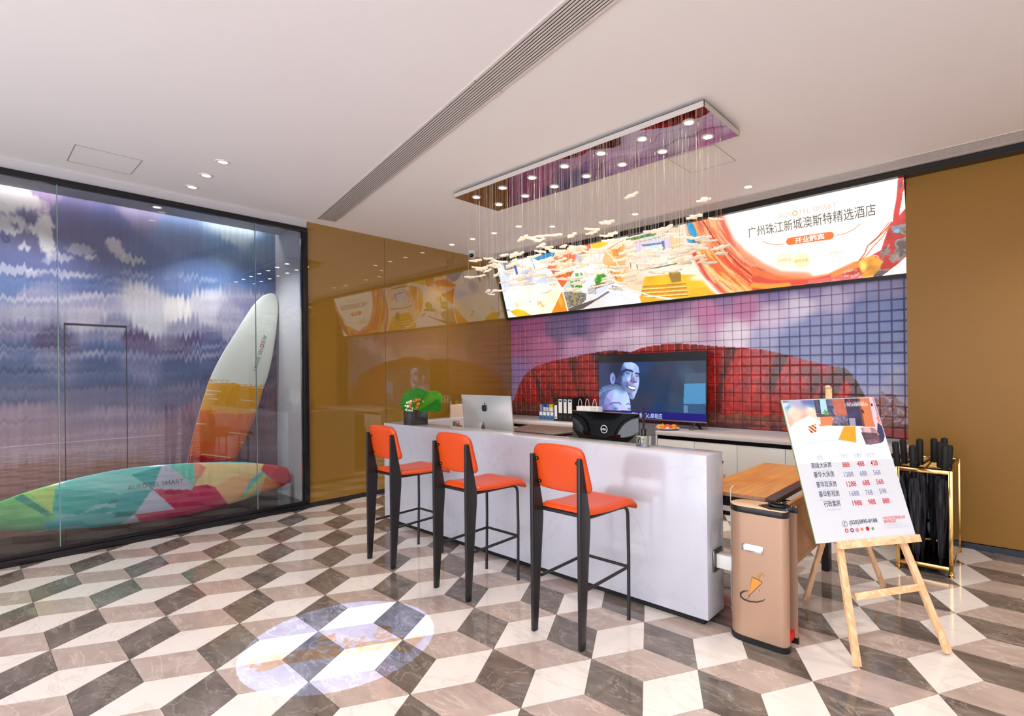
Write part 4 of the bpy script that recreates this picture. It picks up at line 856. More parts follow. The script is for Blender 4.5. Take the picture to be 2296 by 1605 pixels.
# ------------------------------------------------------------------ bar stools
def make_stool():
    t = thing('bar_stool', 'x', 'stool', (0, 0, 0), 'orange bar stools at the counter', world=False)
    # local: x = sideways, y = depth (0 at the rear leg foot), faces +y
    for s in (-1, 1):
        xo = s*.173
        prof = [(0, 0), (.036, 0), (.075, .45), (.092, .64), (.094, .71), (.060, .875), (.022, 1.036), (.002, 1.036), (-.001, .72)]
        MB().prism([(xo-.0115, y, z) for y, z in prof], (.023, 0, 0), bev=.0025).build('leg', STOOLM, t)
        MB().tube([(s*.163, .085, .700), (s*.163, .2, .696), (s*.163, .40, .693), (s*.164, .455, .690), (s*.165, .487, .672), (s*.166, .496, .640), (s*.168, .498, .4), (s*.170, .490, .002)], .0105, 12).cyl((s*.170, .490, 0), (s*.170, .490, .006), .012).build('leg', STOOLM, t)
        MB().cyl((s*.166, .075, .308), (s*.166, .492, .318), .0095, n=12).build('stretcher', STOOLM, t)
        for z in (.872, 1.008):
            b = MB(); y_ = .036-.16*(z-.97); b.cyl((s*.148, y_-.008, z), (s*.148, y_+.008, z), .011, n=12).sphere((s*.148, y_-.009, z), .010, (1, .5, 1)); b.build('bolt', BLACKG, t)
    MB().cyl((-.166, .494, .320), (.166, .494, .320), .0095, n=12).build('stretcher', STOOLM, t)
    MB().cyl((-.165, .098, .700), (.165, .098, .700), .0115, n=12).build('rear_rail', STOOLM, t)
    # seat: padded sheet, front edge rolled down
    nx, ny = 22, 30; prof = []
    L = .49
    for k in range(ny+1):
        f = k/ny; y = .088+f*L; z = .722-.014*math.sin(f*math.pi*.9)
        if f > .80: g = (f-.80)/.20; z = z-.050*g**2.0; y = .088+.80*L+(L*.20)*math.sin(g*math.pi/2)*.86
        prof.append((y, z))
    bm = bmesh.new(); top = []; bot = []
    for k, (y, z) in enumerate(prof):
        f = k/ny; hw = .183+.014*f
        rt = []; rb = []
        for i in range(nx+1):
            u = i/nx*2-1; cr_ = 1.0
            ed = max(abs(u)**10, 0); kf = (1-max(0, (1-f)*ny/2.2) ** 0) if False else 0
            e2 = min(1, min(f, 1-f)*ny/2.0)                 # rounding at the two ends
            ww = hw*(1-.055*(1-e2)**2) if abs(u) > .5 else hw
            th = .026*math.sqrt(max(0, 1-abs(u)**7))*math.sqrt(max(.0, 1-(1-e2)**2)) if e2 < 1 else .026*math.sqrt(max(0, 1-abs(u)**9))
            x = u*hw*(1-.06*(1-e2)**2)
            rt.append(bm.verts.new((x, y, z+th))); rb.append(bm.verts.new((x, y, z-.006-th*.35)))
        top.append(rt); bot.append(rb)
    for k in range(ny):
        for i in range(nx):
            bm.faces.new((top[k][i], top[k][i+1], top[k+1][i+1], top[k+1][i])); bm.faces.new((bot[k][i], bot[k+1][i], bot[k+1][i+1], bot[k][i+1]))
    for k in range(ny):
        bm.faces.new((top[k][0], top[k+1][0], bot[k+1][0], bot[k][0])); bm.faces.new((top[k][nx], bot[k][nx], bot[k+1][nx], top[k+1][nx]))
    for i in range(nx):
        bm.faces.new((top[0][i], bot[0][i], bot[0][i+1], top[0][i+1])); bm.faces.new((top[ny][i], top[ny][i+1], bot[ny][i+1], bot[ny][i]))
    m_ = MB(); m_.bm.free(); m_.bm = bm; m_.build('seat', LEATHER, t, smooth=60)
    # backrest: rounded trapezoid shell, slightly wrapped
    out = []
    hwt, hwb, zt_, zb_ = .186, .208, 1.100, .838
    def corner(cx, cz, r, a0, a1, n=7): return [(cx+r*math.cos(a0+(a1-a0)*k/n), cz+r*math.sin(a0+(a1-a0)*k/n)) for k in range(n+1)]
    out += corner(hwt-.062, zt_-.066, .062, 0, math.pi/2); out += [(hwt*.4, zt_+.001), (0, zt_+.003), (-hwt*.4, zt_+.001)]
    out += corner(-hwt+.062, zt_-.066, .062, math.pi/2, math.pi); out += corner(-hwb+.030, zb_+.030, .030, math.pi, 1.5*math.pi); out += [(-.1, zb_-.006), (0, zb_-.009), (.1, zb_-.006)]
    out += corner(hwb-.030, zb_+.030, .030, 1.5*math.pi, 2*math.pi)
    ctr = (0, .965); bm = bmesh.new(); layers = []
    for sc, yo in ((.0, -.018), (.55, -.018), (.9, -.0165), (.975, -.012), (1.0, 0), (.975, .012), (.9, .0165), (.55, .018), (.0, .018)):
        if sc == 0: layers.append([bm.verts.new((0, .047+yo, ctr[1]))]); continue
        ring = []
        for x, z in out:
            X_ = ctr[0]+(x-ctr[0])*sc; Z_ = ctr[1]+(z-ctr[1])*sc; yy = .088+yo+.30*X_*X_*-1*.0+(-.018*(Z_-.97)*0) + .10*(1.10-Z_)*-.0
            ring.append(bm.verts.new((X_, .047+yo+.32*X_*X_-.16*(Z_-.97), Z_)))
        layers.append(ring)
    n = len(out)
    for A, B in zip(layers, layers[1:]):
        for k in range(n):
            a, b = k, (k+1) % n
            if len(A) == 1: bm.faces.new((A[0], B[b], B[a]))
            elif len(B) == 1: bm.faces.new((A[a], A[b], B[0]))
            else: bm.faces.new((A[a], A[b], B[b], B[a]))
    m_ = MB(); m_.bm.free(); m_.bm = bm; m_.build('backrest', LEATHER, t, smooth=60)
    return t
st = make_stool()
for i, (x, lab) in enumerate(((-3.746, 'orange leather bar stool with black legs nearest the glass display, leftmost of three'), (-2.852, 'orange leather bar stool with black legs, the middle one of three at the counter'), (-1.912, 'orange leather bar stool with black legs nearest the umbrella bagger, rightmost of three'))):
    s = st if i == 0 else dup(st); s.location = (x, 2.228, 0); s['label'] = lab

# ------------------------------------------------------------------ things on the counter
t = thing('flower_vase', 'square smoked glass vase with fan palm leaves and orange and white flowers', 'vase', (-4.385, 3.02, CT))
SM = bpy.data.materials.new('smoked_glass'); SM.use_nodes = True; b = SM.node_tree.nodes['Principled BSDF']; b.inputs['Base Color'].default_value = (.06, .055, .05, 1); b.inputs['Roughness'].default_value = .06; b.inputs['Transmission Weight'].default_value = .35
for a, b_ in (((-4.475, 2.945, CT), (-4.295, 2.952, CT+.135)), ((-4.475, 3.098, CT), (-4.295, 3.105, CT+.135)), ((-4.475, 2.952, CT), (-4.468, 3.098, CT+.135)), ((-4.302, 2.952, CT), (-4.295, 3.098, CT+.135))):
    MB().box(a, b_, bev=.0015).build('glass_side', SM, t)
MB().box((-4.468, 2.952, CT), (-4.302, 3.098, CT+.08)).build('filling', mat('vase_filling', (38, 40, 30), rough=.3, vary=.6, scale=30), t, smooth=0)
LEAF = mat('palm_leaf', (52, 128, 40), rough=.45, vary=.25, scale=30); LEAF2 = mat('palm_leaf_light', (96, 160, 50), rough=.45, vary=.25, scale=30)
def fan(c, radius, a0, a1, tilt, m, n=26, lean=0, rf=None):
    """pleated fan leaf: ridges and valleys radiating from c, in a plane facing the camera"""
    bm = bmesh.new(); Xv = Vector((cf, sf, 0)); Nv = Vector((-sf, cf, 0)); Zv = (Vector((0, 0, 1))*math.cos(tilt)-Nv*math.sin(tilt)); N_ = n*2; o = bm.verts.new(c); prev = None
    rings = []
    for k in range(N_+1):
        a = a0+(a1-a0)*k/N_; rr = radius*(rf(a) if rf else 1)*(1.0 if k % 2 else .985); off = (.006 if k % 2 else -.006)
        rings.append([bm.verts.new(Vector(c)+(Xv*math.cos(a)+Zv*math.sin(a))*rr*f+Nv*off*f) for f in (.35, .7, 1)])
    for A, B in zip(rings, rings[1:]):
        bm.faces.new((o, A[0], B[0])); bm.faces.new((A[0], A[1], B[1], B[0])); bm.faces.new((A[1], A[2], B[2], B[1]))
    m_ = MB(); m_.bm.free(); m_.bm = bm; return m_.build('leaf', m, t, smooth=0)
fan((-4.40, 3.04, 1.185), .185, rad(-50), rad(232), -.12, LEAF, 34, rf=lambda a: .62+.38*math.sin(max(0, min(math.pi, (a+.7)/4.4*math.pi)))**.7)
fan((-4.33, 3.00, 1.13), .30, rad(12), rad(62), -.1, LEAF2, 16, rf=lambda a: .78+.22*math.sin((a-rad(12))/rad(50)*math.pi))
fan((-4.33, 2.98, 1.13), .26, rad(2), rad(30), -.1, LEAF, 8)
FW = mat('white_blossom', (240, 238, 222), rough=.7, vary=.06, scale=60); FO = mat('orange_blossom', (236, 120, 26), rough=.6, vary=.2, scale=60)
def blossom(px_, py_, r, m, Y, nm='flower'):
    c = onY(px_, py_, Y); s_ = MB(); rr = random.Random(int(px_*7+py_))
    for k in range(16):
        a = rr.uniform(0, 6.283); e = rr.uniform(-.9, 1.2); d = Vector((math.cos(a)*math.cos(e), math.sin(a)*math.cos(e), math.sin(e)))
        s_.sphere(c+d*r*.62, r*.42, (1, 1, .8), n=8)
    s_.build(nm, m, t)
for x, y, r in ((914, 902, .017), (921, 900, .015), (915, 911, .017), (912, 919, .016), (918, 921, .016), (924, 915, .014), (910, 896+14, .013), (924, 921, .013)): blossom(x, y, r, FW, 2.975)
for x, y, r in ((921, 906, .018), (928, 900, .015), (934, 897, .018), (938, 906, .018), (922, 913, .015), (936, 912, .014), (940, 896, .012), (949, 900, .010)): blossom(x, y, r, FO, 2.955)
for x, y in ((928, 912), (945, 904), (930, 920)): q = onY(x, y, 2.97); MB().tube([(-4.385, 3.02, CT+.1), (-4.37, 3.0, 1.12), q], .002, 6).build('stem', LEAF, t)

t = thing('reed_diffuser', 'small square glass reed diffuser with black reeds on the marble counter', 'diffuser', (-1.815, 3.04, CT))
GB = bpy.data.materials.new('bottle_glass'); GB.use_nodes = True; b = GB.node_tree.nodes['Principled BSDF']; b.inputs['Base Color'].default_value = (.93, .93, .88, 1); b.inputs['Roughness'].default_value = .05; b.inputs['Transmission Weight'].default_value = .75
MB().box((-1.855, 3.00, CT), (-1.780, 3.075, CT+.072), bev=.005).build('bottle', GB, t)
MB().cyl((-1.8175, 3.0375, CT+.0722), (-1.8175, 3.0375, CT+.108), .0165, n=20).cyl((-1.8175, 3.0375, CT+.108), (-1.8175, 3.0375, CT+.114), .018, n=20).build('collar', BLACKG, t)
for dx, dy in ((-.009, .003), (.008, -.002), (-.003, .008), (.004, .006)): MB().cyl((-1.8175+dx*.5, 3.0375+dy*.5, CT+.10), (-1.8175+dx*1.6, 3.0375+dy*1.6, CT+.258), .0028, n=8).build('reed', BLACK, t)
MB().box((-1.850, 2.9985, CT+.008), (-1.817, 3.000, CT+.064)).build('black_label', mat('label_charcoal', (52, 46, 44)), t, smooth=0)
cc = Vector((-1.8335, 2.998, CT+.037)); MB().strip([cc+Vector((.011*math.cos(a/10*6.283), -.0004, .02*math.sin(a/10*6.283))) for a in range(2, 25) if True][:10], .0016, (0, -1, 0)).build('label_wreath', PAPERW, t, smooth=0)
MB().sphere((-1.799, 2.999, CT+.052), .009, (1, .1, .7)).sphere((-1.792, 2.999, CT+.058), .006, (1, .1, .8)).build('leaf_sticker', mat('sticker_green', (86, 160, 40)), t)

# ------------------------------------------------------------------ computers on the staff desk (seen from behind)
ALU = mat('brushed_aluminium', (206, 204, 200), rough=.32, metal=.55, vary=.02)
t = thing('desktop_monitor', 'silver all in one computer seen from behind with a dark fruit logo', 'monitor', (-3.75, 3.40, .74))
xl, xrr, zt_, zb_ = -4.10, -3.40, 1.296, .80
bm = bmesh.new(); nx, nz = 24, 16; G = []
for k in range(nz+1):
    row = []
    for i in range(nx+1):
        u = i/nx*2-1; v = k/nz*2-1; bul = .055*(1-abs(u)**2.2)*(1-abs(v)**2.6)
        row.append(bm.verts.new((xl+(xrr-xl)*(u+1)/2, 3.40-.004-bul-.05*(v*.5), zb_+(zt_-zb_)*(v+1)/2)))
    G.append(row)
for k in range(nz):
    for i in range(nx): bm.faces.new((G[k][i], G[k+1][i], G[k+1][i+1], G[k][i+1]))
ge = bmesh.ops.extrude_face_region(bm, geom=[f for f in bm.faces]); 
for v in [g for g in ge['geom'] if isinstance(g, bmesh.types.BMVert)]:
    v.co.y = 3.406-.05*(((v.co.z-zb_)/(zt_-zb_)*2-1)*.5)
m_ = MB(); m_.bm.free(); m_.bm = bm; m_.build('screen_housing', ALU, t, smooth=40)
MB().box((-4.105, 3.432, .795), (-3.395, 3.438, .80)).build('bottom_edge', ALU, t)
MB().prism([(-3.85, 3.335, 1.045), (-3.735, 3.335, 1.045), (-3.735, 3.18, .748), (-3.85, 3.18, .748)], (0, -.010, .0), bev=.003).build('stand', ALU, t)
MB().box((-3.86, 3.17, .74), (-3.725, 3.45, .748), bev=.003).build('stand_foot', ALU, t)
MB().box((-3.75, 3.337, .965), (-3.725, 3.35, 1.01)).build('cable_port', mat('port_grey', (110, 110, 108)), t, smooth=0)
lc = onY(1085, 914, 3.325); s_ = .036
ap = [(0, .62), (.18, .74), (.42, .76), (.66, .66), (.80, .50), (.66, .34), (.60, .10), (.66, -.16), (.86, -.34), (.74, -.62), (.55, -.88), (.36, -.98), (.15, -.90), (0, -.86), (-.18, -.92), (-.38, -.98), (-.58, -.84), (-.78, -.50), (-.88, -.10), (-.84, .30), (-.66, .60), (-.42, .74), (-.18, .72)]
LG = mat('logo_gloss_black', (16, 20, 26), rough=.1)
MB().prism([lc+Vector((x*s_, -.0015, z*s_)) for x, z in ap], (0, .004, 0)).build('back_logo', LG, t, smooth=0)
MB().prism([lc+Vector((x*s_, -.0015, z*s_)) for x, z in ((.02, .86), (.10, 1.12), (.36, 1.38), (.42, 1.32), (.32, 1.02), (.14, .86))], (0, .004, 0)).build('back_logo', LG, t, smooth=0)
q = onY(1061, 965, 3.3); tag(MB().tube([(q.x-.05, 3.3, .9), (q.x-.03, 3.3, .945), (q.x, 3.3, .965), (q.x+.03, 3.3, .95), (q.x+.04, 3.3, .88), (q.x+.04, 3.3, .75)], .0025, 8).build('computer_cable', BLACK), 'thin black cable looping behind the silver computer', 'cable')

t = thing('desktop_monitor', 'glossy black all in one computer seen from behind with a round white logo', 'monitor', (-2.4, 3.42, .74))
xl, xrr, zt_, zb_ = -2.716, -2.085, 1.187, .86
bm = bmesh.new(); G = []; nx, nz = 28, 16
for k in range(nz+1):
    row = []
    for i in range(nx+1):
        u = i/nx*2-1; v = k/nz; bul = .04*(1-abs(u)**2.4)*(1-v**2.0)*(.25+.75*min(1, v*3+.4)) ; cut = .10*(abs(u)**2.5)*(1-v)
        row.append(bm.verts.new((xl+(xrr-xl)*(u+1)/2*1, 3.42-.006-bul, zb_+(zt_-zb_)*v)))
    G.append(row)
for k in range(nz):
    for i in range(nx): bm.faces.new((G[k][i], G[k+1][i], G[k+1][i+1], G[k][i+1]))
ge = bmesh.ops.extrude_face_region(bm, geom=[f for f in bm.faces])
for v in [g for g in ge['geom'] if isinstance(g, bmesh.types.BMVert)]: v.co.y = 3.425
m_ = MB(); m_.bm.free(); m_.bm = bm; m_.build('screen_housing', mat('piano_black', (6, 6, 7), rough=.05, spec=.6), t, smooth=40)
MB().box((xl, 3.408, zt_), (xrr, 3.426, zt_+.004), bev=.001).build('top_edge', mat('bronze_edge', (150, 122, 104), rough=.3, metal=.6), t)
# grey crescent along the lower back
cr2 = []
for k in range(29):
    u = k/28*2-1; x = xl+(xrr-xl)*(u+1)/2; za = zb_+.045+.15*abs(u)**2.6; zbb = zb_+.022+.085*abs(u)**2.4; 
    cr2.append((u, x, za, zbb))
bm = bmesh.new(); A = []; B = []
def yb(u, z): v = (z-zb_)/(zt_-zb_); return 3.42-.006-.04*(1-abs(u)**2.4)*(1-v**2.0)*(.25+.75*min(1, v*3+.4))-.0025
for u, x, za, zbb in cr2: A.append(bm.verts.new((x, yb(u, za), za))); B.append(bm.verts.new((x, yb(u, zbb), zbb)))
for k in range(28): bm.faces.new((A[k], A[k+1], B[k+1], B[k]))
m_ = MB(); m_.bm.free(); m_.bm = bm; m_.build('grey_band', mat('olive_grey_band', (74, 76, 64), rough=.3), t, smooth=60)
lc = onY(1348, 963, 3.345); lc.y = yb(0, lc.z)-.003
ring_mesh(lc, (1, 0, 0), (0, 0, 1), .030, .005, PAPERW, t, 'back_logo'); text('DELL', lc-Vector((0, 0, .0075)), (1, 0, 0), (0, 0, 1), PAPERW, t, size=.021, align='C', name='back_logo', offset=.0005)
MB().box((-2.50, 3.40, .745), (-2.30, 3.44, .87)).box((-2.58, 3.30, .74), (-2.22, 3.50, .748), bev=.003).build('stand', BLACK, t)

# things beside the silver computer
CREAM = mat('cream_laminate', (226, 200, 176), rough=.45)
t = thing('low_cabinet', 'cream box cabinet standing by the gold wall behind the counter', 'cabinet', (-5.4, 4.65, 0))
MB().box((-5.71, 4.5, .04), (-5.05, 4.86, 1.085), bev=.003).build('body', CREAM, t); MB().box((-5.68, 4.53, 0), (-5.08, 4.83, .04)).build('plinth', BLACK, t, smooth=0)
def bottle(lab, c, body, cap, hb, hc, r):
    t = thing('drink_bottle', lab, 'bottle', c); c = Vector(c)
    MB().lathe([(0, 0), (r, 0), (r, hb), (r*.96, hb+.004), (0, hb+.004)], c, n=24).build('body', body, t)
    MB().lathe([(0, hb+.0045), (r*1.0, hb+.0045), (r*1.0, hb+hc*.7), (r*.82, hb+hc*.95), (0, hb+hc)], c, n=24).build('cap', cap, t); return t
bottle('insulated bottle with a grey cap and cream body left of the silver computer', (-4.345, 3.50, .74), mat('bottle_cream', (236, 226, 206), rough=.4), mat('bottle_grey', (104, 108, 110), rough=.5), .185, .088, .036)
t = bottle('short clear tumbler with a dark lid beside the grey capped bottle', (-4.255, 3.47, .74), mat('tumbler_pink', (232, 190, 180), rough=.2), mat('tumbler_lid', (64, 58, 60), rough=.4), .195, .036, .030)
MB().cyl((-4.285, 3.46, 1.0), (-4.255, 3.46, .985), .012, n=12).build('straw_cap', mat('cap_orange', (226, 100, 36)), t)
t = thing('printer', 'low flat dark printer behind the counter between the two computers', 'printer', (-3.5, 4.2, 0))
MB().box((-4.12, 4.02, .66), (-3.24, 4.40, .868), bev=.008).build('body', mat('printer_black', (38, 34, 33), rough=.35), t)
MB().prism([(-4.13, 4.0, .872), (-3.43, 4.0, .872), (-3.23, 4.42, .900), (-4.13, 4.42, .900)], (0, 0, .016), bev=.003).build('lid', mat('printer_lid', (92, 74, 66), rough=.4), t)
MB().box((-3.9, 4.0, .80), (-3.5, 4.021, .83)).build('paper_slot', BLACKG, t, smooth=0)
MB().box((-4.15, 4.0, 0), (-3.2, 4.42, .659), bev=.003).build('stand', BLACK, t)

# ------------------------------------------------------------------ back cabinets under the tiles
SLAB = mat('cabinet_slab', (206, 200, 199), rough=.22, vary=.02); BZ = .83
def cabinet(x0, x1, joints, lab, nm='back_cabinet'):
    t = thing(nm, lab, 'cabinet', ((x0+x1)/2, 5.6, 0))
    MB().box((x0, 5.345, .785), (x1, 5.918, BZ), bev=.002).build('worktop', SLAB, t)
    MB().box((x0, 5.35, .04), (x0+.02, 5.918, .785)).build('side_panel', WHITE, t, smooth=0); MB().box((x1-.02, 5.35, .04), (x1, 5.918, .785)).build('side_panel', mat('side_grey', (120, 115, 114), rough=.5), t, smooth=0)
    MB().box((x0+.02, 5.375, .05), (x1-.02, 5.90, .784)).build('carcass', BLACK, t, smooth=0); MB().box((x0+.02, 5.38, 0), (x1-.02, 5.9, .04)).build('plinth', BLACK, t, smooth=0)
    for a, b in zip(joints, joints[1:]):
        MB().box((a+.002, 5.352, .05), (b-.002, 5.372, .742), bev=.0015).build('door', WHITE, t)
    MB().box((x0+.02, 5.365, .744), (x1-.02, 5.374, .783)).build('grip_channel', BLACKG, t, smooth=0)
    return t
cabinet(-3.045, -.675, [-3.02, -2.575, -2.108, -1.64, -1.17, -.70], 'white back cabinet with a black grip channel under the television')
cabinet(-5.955, -3.95, [-5.93, -5.45, -4.95, -4.45, -3.97], 'white back cabinet in the gold corner holding the ring binders')

# television
t = thing('television', 'flat television on feet showing a smiling couple in blue light', 'television', (-3.37, 5.72, BZ))
tY = 5.72; a0, a1 = onY(1341, 796, tY), onY(1584, 786, tY); tvx0, tvx1, tvz1 = a0.x, a1.x, (a0.z+a1.z)/2; tvz0 = onY(1582, 949, tY).z
MB().box((tvx0, tY, tvz0), (tvx1, tY+.03, tvz1), bev=.003).build('housing', BLACK, t)
MB().box((tvx0+.002, tY-.005, tvz0), (tvx1-.002, tY+.001, tvz0+.016), bev=.002).build('bottom_bezel', mat('bezel_grey', (120, 108, 108), rough=.3, metal=.5), t)
for xx in (tvx0+.18, tvx1-.16):
    for s in (-1, 1): MB().prism([(xx+.0, tY+.01, tvz0+.005), (xx+.03, tY+.01, tvz0+.005), (xx+.03+s*.012, tY+s*.11, BZ), (xx-.0+s*.012, tY+s*.11, BZ)], (0, .014, 0), bev=.001).build('foot', BLACK, t)
Ec = crop(8.026, 1330, 780)
U, V = np.meshgrid(np.linspace(tvx0+.008, tvx1-.008, 330), np.linspace(tvz0+.018, tvz1-.008, 190))
p = Paint(U, V, (6, 6, 10)); p.map = lambda x, y: (lambda P: (P.x, P.z))(onY(*Ec(x, y), tY))
pic = p.mask([(85, 272), (2030, 220), (2030, 1190), (85, 1112)])
p.field([(120, 350, (34, 44, 84)), (200, 600, (30, 42, 84)), (400, 300, (22, 34, 66)), (900, 320, (22, 52, 96)), (1100, 500, (30, 40, 70)), (950, 650, (12, 40, 76)), (1300, 400, (44, 48, 72)), (1300, 700, (20, 44, 74)), (1250, 900, (16, 44, 80)), (1000, 900, (40, 44, 68)),
         (1900, 300, (48, 54, 74)), (1700, 500, (54, 70, 94)), (1500, 700, (44, 56, 80)), (1450, 900, (46, 62, 82)), (800, 1050, (38, 42, 70)), (1200, 1080, (16, 48, 90)), (1800, 1080, (42, 80, 116)), (1500, 1100, (34, 60, 92)), (120, 800, (40, 46, 80)), (120, 1050, (48, 58, 98))], 3, pic)
p.poly([(1640, 645), (2025, 632), (2025, 1005), (1625, 1005)], (70, 132, 176)); p.poly([(1660, 470), (2025, 440), (2025, 630), (1650, 640)], (66, 84, 108), .7); p.poly([(1625, 1030), (1700, 1030), (1705, 1165), (1630, 1165)], (104, 132, 176), .8)
# man
head = [(560, 262), (690, 255), (770, 290), (815, 340), (830, 420), (822, 500), (832, 560), (826, 640), (815, 700), (790, 780), (760, 850), (740, 905), (710, 928), (660, 905), (600, 860), (520, 780), (420, 680), (380, 560), (360, 420), (420, 320), (480, 275)]
hm = p.mask(head)
p.field([(620, 330, (160, 185, 238)), (700, 300, (170, 195, 240)), (780, 360, (150, 175, 225)), (560, 400, (70, 90, 150)), (620, 470, (120, 150, 205)), (700, 480, (150, 175, 225)), (560, 560, (120, 145, 205)), (480, 560, (44, 58, 104)), (650, 560, (170, 195, 240)), (780, 560, (150, 165, 215)),
         (720, 590, (120, 110, 160)), (600, 650, (90, 105, 160)), (760, 700, (165, 185, 232)), (680, 760, (120, 130, 180)), (800, 640, (175, 195, 236)), (740, 830, (165, 180, 225)), (660, 860, (80, 92, 140)), (450, 700, (28, 38, 78)), (500, 450, (30, 42, 80)), (430, 400, (16, 28, 58))], 4, hm)
p.poly([(300, 330), (400, 270), (560, 258), (520, 330), (480, 420), (450, 520), (420, 560), (380, 450), (320, 470), (290, 400)], (18, 30, 60), .9)
p.blob(350, 550, .045, .085, (130, 145, 205), 1, soft=.25); p.blob(360, 550, .02, .05, (70, 80, 140), .8)
p.stroke([(540, 420), (600, 392), (680, 410), (705, 425)], .022, (22, 30, 62), .95); p.stroke([(765, 460), (800, 455), (826, 480)], .018, (26, 34, 66), .9)
p.blob(630, 452, .042, .016, (40, 56, 100), 1, rot=-.15); p.blob(640, 452, .018, .009, (120, 170, 205), .9); p.blob(795, 505, .026, .013, (40, 56, 100), 1); p.blob(798, 505, .010, .006, (120, 160, 200), .9)
p.stroke([(700, 470), (690, 560), (670, 600), (730, 610), (780, 610)], .016, (86, 70, 120), .8); p.blob(720, 560, .03, .05, (120, 96, 150), .5)
p.stroke([(600, 680), (660, 740), (740, 760), (765, 735)], .012, (60, 50, 100)); p.poly([(615, 680), (700, 690), (765, 712), (760, 745), (700, 742), (650, 722)], (222, 226, 246)); p.stroke([(600, 676), (700, 686), (768, 706)], .010, (96, 74, 120))
p.blob(690, 880, .05, .035, (150, 160, 200), .6, warp=.9, ws=60)
# woman
wm_ = [(90, 800), (170, 700), (280, 665), (420, 655), (520, 690), (590, 760), (640, 860), (662, 960), (675, 1050), (672, 1128), (90, 1112)]
wmk = p.mask(wm_)
p.field([(130, 900, (50, 62, 104)), (200, 760, (90, 120, 168)), (400, 690, (130, 175, 205)), (500, 740, (120, 150, 195)), (300, 850, (150, 155, 215)), (420, 850, (170, 195, 245)), (560, 900, (170, 195, 245)), (250, 960, (120, 125, 190)), (400, 960, (170, 185, 240)), (600, 1000, (180, 200, 245)), (200, 1060, (100, 100, 160)), (520, 1080, (180, 180, 235)), (330, 1060, (130, 130, 195))], 3.5, wmk)
p.poly([(90, 1112), (90, 800), (170, 700), (280, 660), (420, 650), (540, 700), (600, 790), (520, 760), (400, 735), (290, 780), (230, 880), (190, 1000), (180, 1112)], (70, 88, 138), .85, .3, 30)
for k in range(9): p.stroke([(110, 860-k*8), (200+k*18, 720+k*4), (380+k*22, 690+k*6), (560, 800+k*2)], .005, ((60, 80, 130), (150, 190, 215))[k % 2], .5)
p.stroke([(290, 1020), (360, 985), (460, 985), (500, 1010)], .014, (60, 74, 130), .85); p.stroke([(600, 1015), (640, 1000), (665, 1020)], .012, (60, 74, 130), .85)
p.blob(400, 1092, .05, .022, (70, 100, 160), 1); p.blob(402, 1094, .026, .016, (40, 170, 210), 1); p.blob(400, 1092, .008, .008, (10, 20, 40), 1); p.blob(650, 1095, .03, .02, (60, 110, 170), 1); p.blob(652, 1095, .014, .012, (40, 165, 205), 1)
p.poly([(60, 1112), (2040, 1190), (2040, 1380), (60, 1300)], (26, 20, 110)); p.poly([(85, 1112), (680, 1132), (680, 1145), (85, 1125)], (50, 30, 90))
p.poly([(60, 60), (2050, 20), (2050, 220), (60, 272)], (8, 8, 14))
grid_mesh('screen_picture', np.stack([U, np.full(U.shape, tY-.0012), V], -1), p.linear(), paint_mat('screen_glow', rough=.15, spec=.5, emit=.95, diffuse=.15), t)
a = onY(*Ec(700, 1222), tY); b2 = onY(*Ec(1245, 1245), tY)
text('因为我们心犀相应', (a.x, tY-.0016, a.z-.012), xd, (0, 0, 1), E('subtitle_white', (190, 205, 235), 1.0), t, size=.068, width=b2.x-a.x, name='subtitle')

# files and bags on the left back cabinet
def onslab(x, y): return onZ(x, y, BZ)
BL = mat('file_blue', (84, 122, 168), rough=.4); t = thing('magazine_rack', 'blue desktop file rack with white index cards', 'file rack', (-5.05, 5.66, BZ))
rx0, rx1 = -5.115, -4.835
MB().box((rx0, 5.65, BZ), (rx1, 5.655, BZ+.128)).box((rx0, 5.88, BZ), (rx1, 5.885, BZ+.17)).box((rx0, 5.65, BZ), (rx1, 5.885, BZ+.004)).build('shell', BL, t, smooth=0)
for k in range(5):
    x = rx0+(rx1-rx0-.004)*k/4; MB().prism([(x, 5.655, BZ), (x, 5.88, BZ), (x, 5.88, BZ+.17), (x, 5.655, BZ+.128)], (.004, 0, 0)).build('divider', BL, t, smooth=0)
for k in range(4): x = rx0+.012+(rx1-rx0)*k/4; MB().box((x, 5.6485, BZ+.068), (x+.05, 5.65, BZ+.115)).build('index_card', PAPERW, t, smooth=0); MB().box((x, 5.6485, BZ+.02), (x+.05, 5.65, BZ+.048)).build('label_slot', mat('slot_blue', (62, 92, 134)), t, smooth=0)
files = [(-5.095, .034, .215, (150, 158, 206), (150, 158, 206), -.10, 'lilac plastic document folder leaning in the blue rack'), (-5.045, .022, .225, (240, 240, 240), (20, 76, 150), 0, 'white document folder with a dark blue top, left of its neighbour in the rack'),
         (-5.018, .016, .225, (190, 206, 232), (20, 70, 146), 0, 'thin pale blue folder with a dark blue top in the rack'), (-4.992, .04, .222, (232, 222, 205), (44, 110, 170), 0, 'cream folder with a blue top in the middle of the rack'),
         (-4.938, .034, .224, (240, 232, 205), (240, 196, 30), .03, 'cream folder with a broad yellow top, left of the two yellow ones'), (-4.893, .032, .222, (244, 240, 228), (244, 210, 40), -.05, 'white folder with a yellow top beside the black binders')]
for i, (x, w_, h_, c, c2, tl, lab) in enumerate(files):
    t = thing('document_folder', lab, 'folder', (x, 5.77, BZ+.005), 'document folders in the blue rack', world=False); t.rotation_euler = (0, tl, 0)
    MB().box((0, -.10, 0), (w_, .10, h_-.045)).build('pages', mat('folder_body_%d' % i, c), t, smooth=0); MB().box((-.0006, -.101, h_-.045), (w_+.0006, .10, h_)).build('top_band', mat('folder_top_%d' % i, c2, rough=.3), t, smooth=0)
BIND = mat('binder_black', (24, 22, 23), rough=.45)
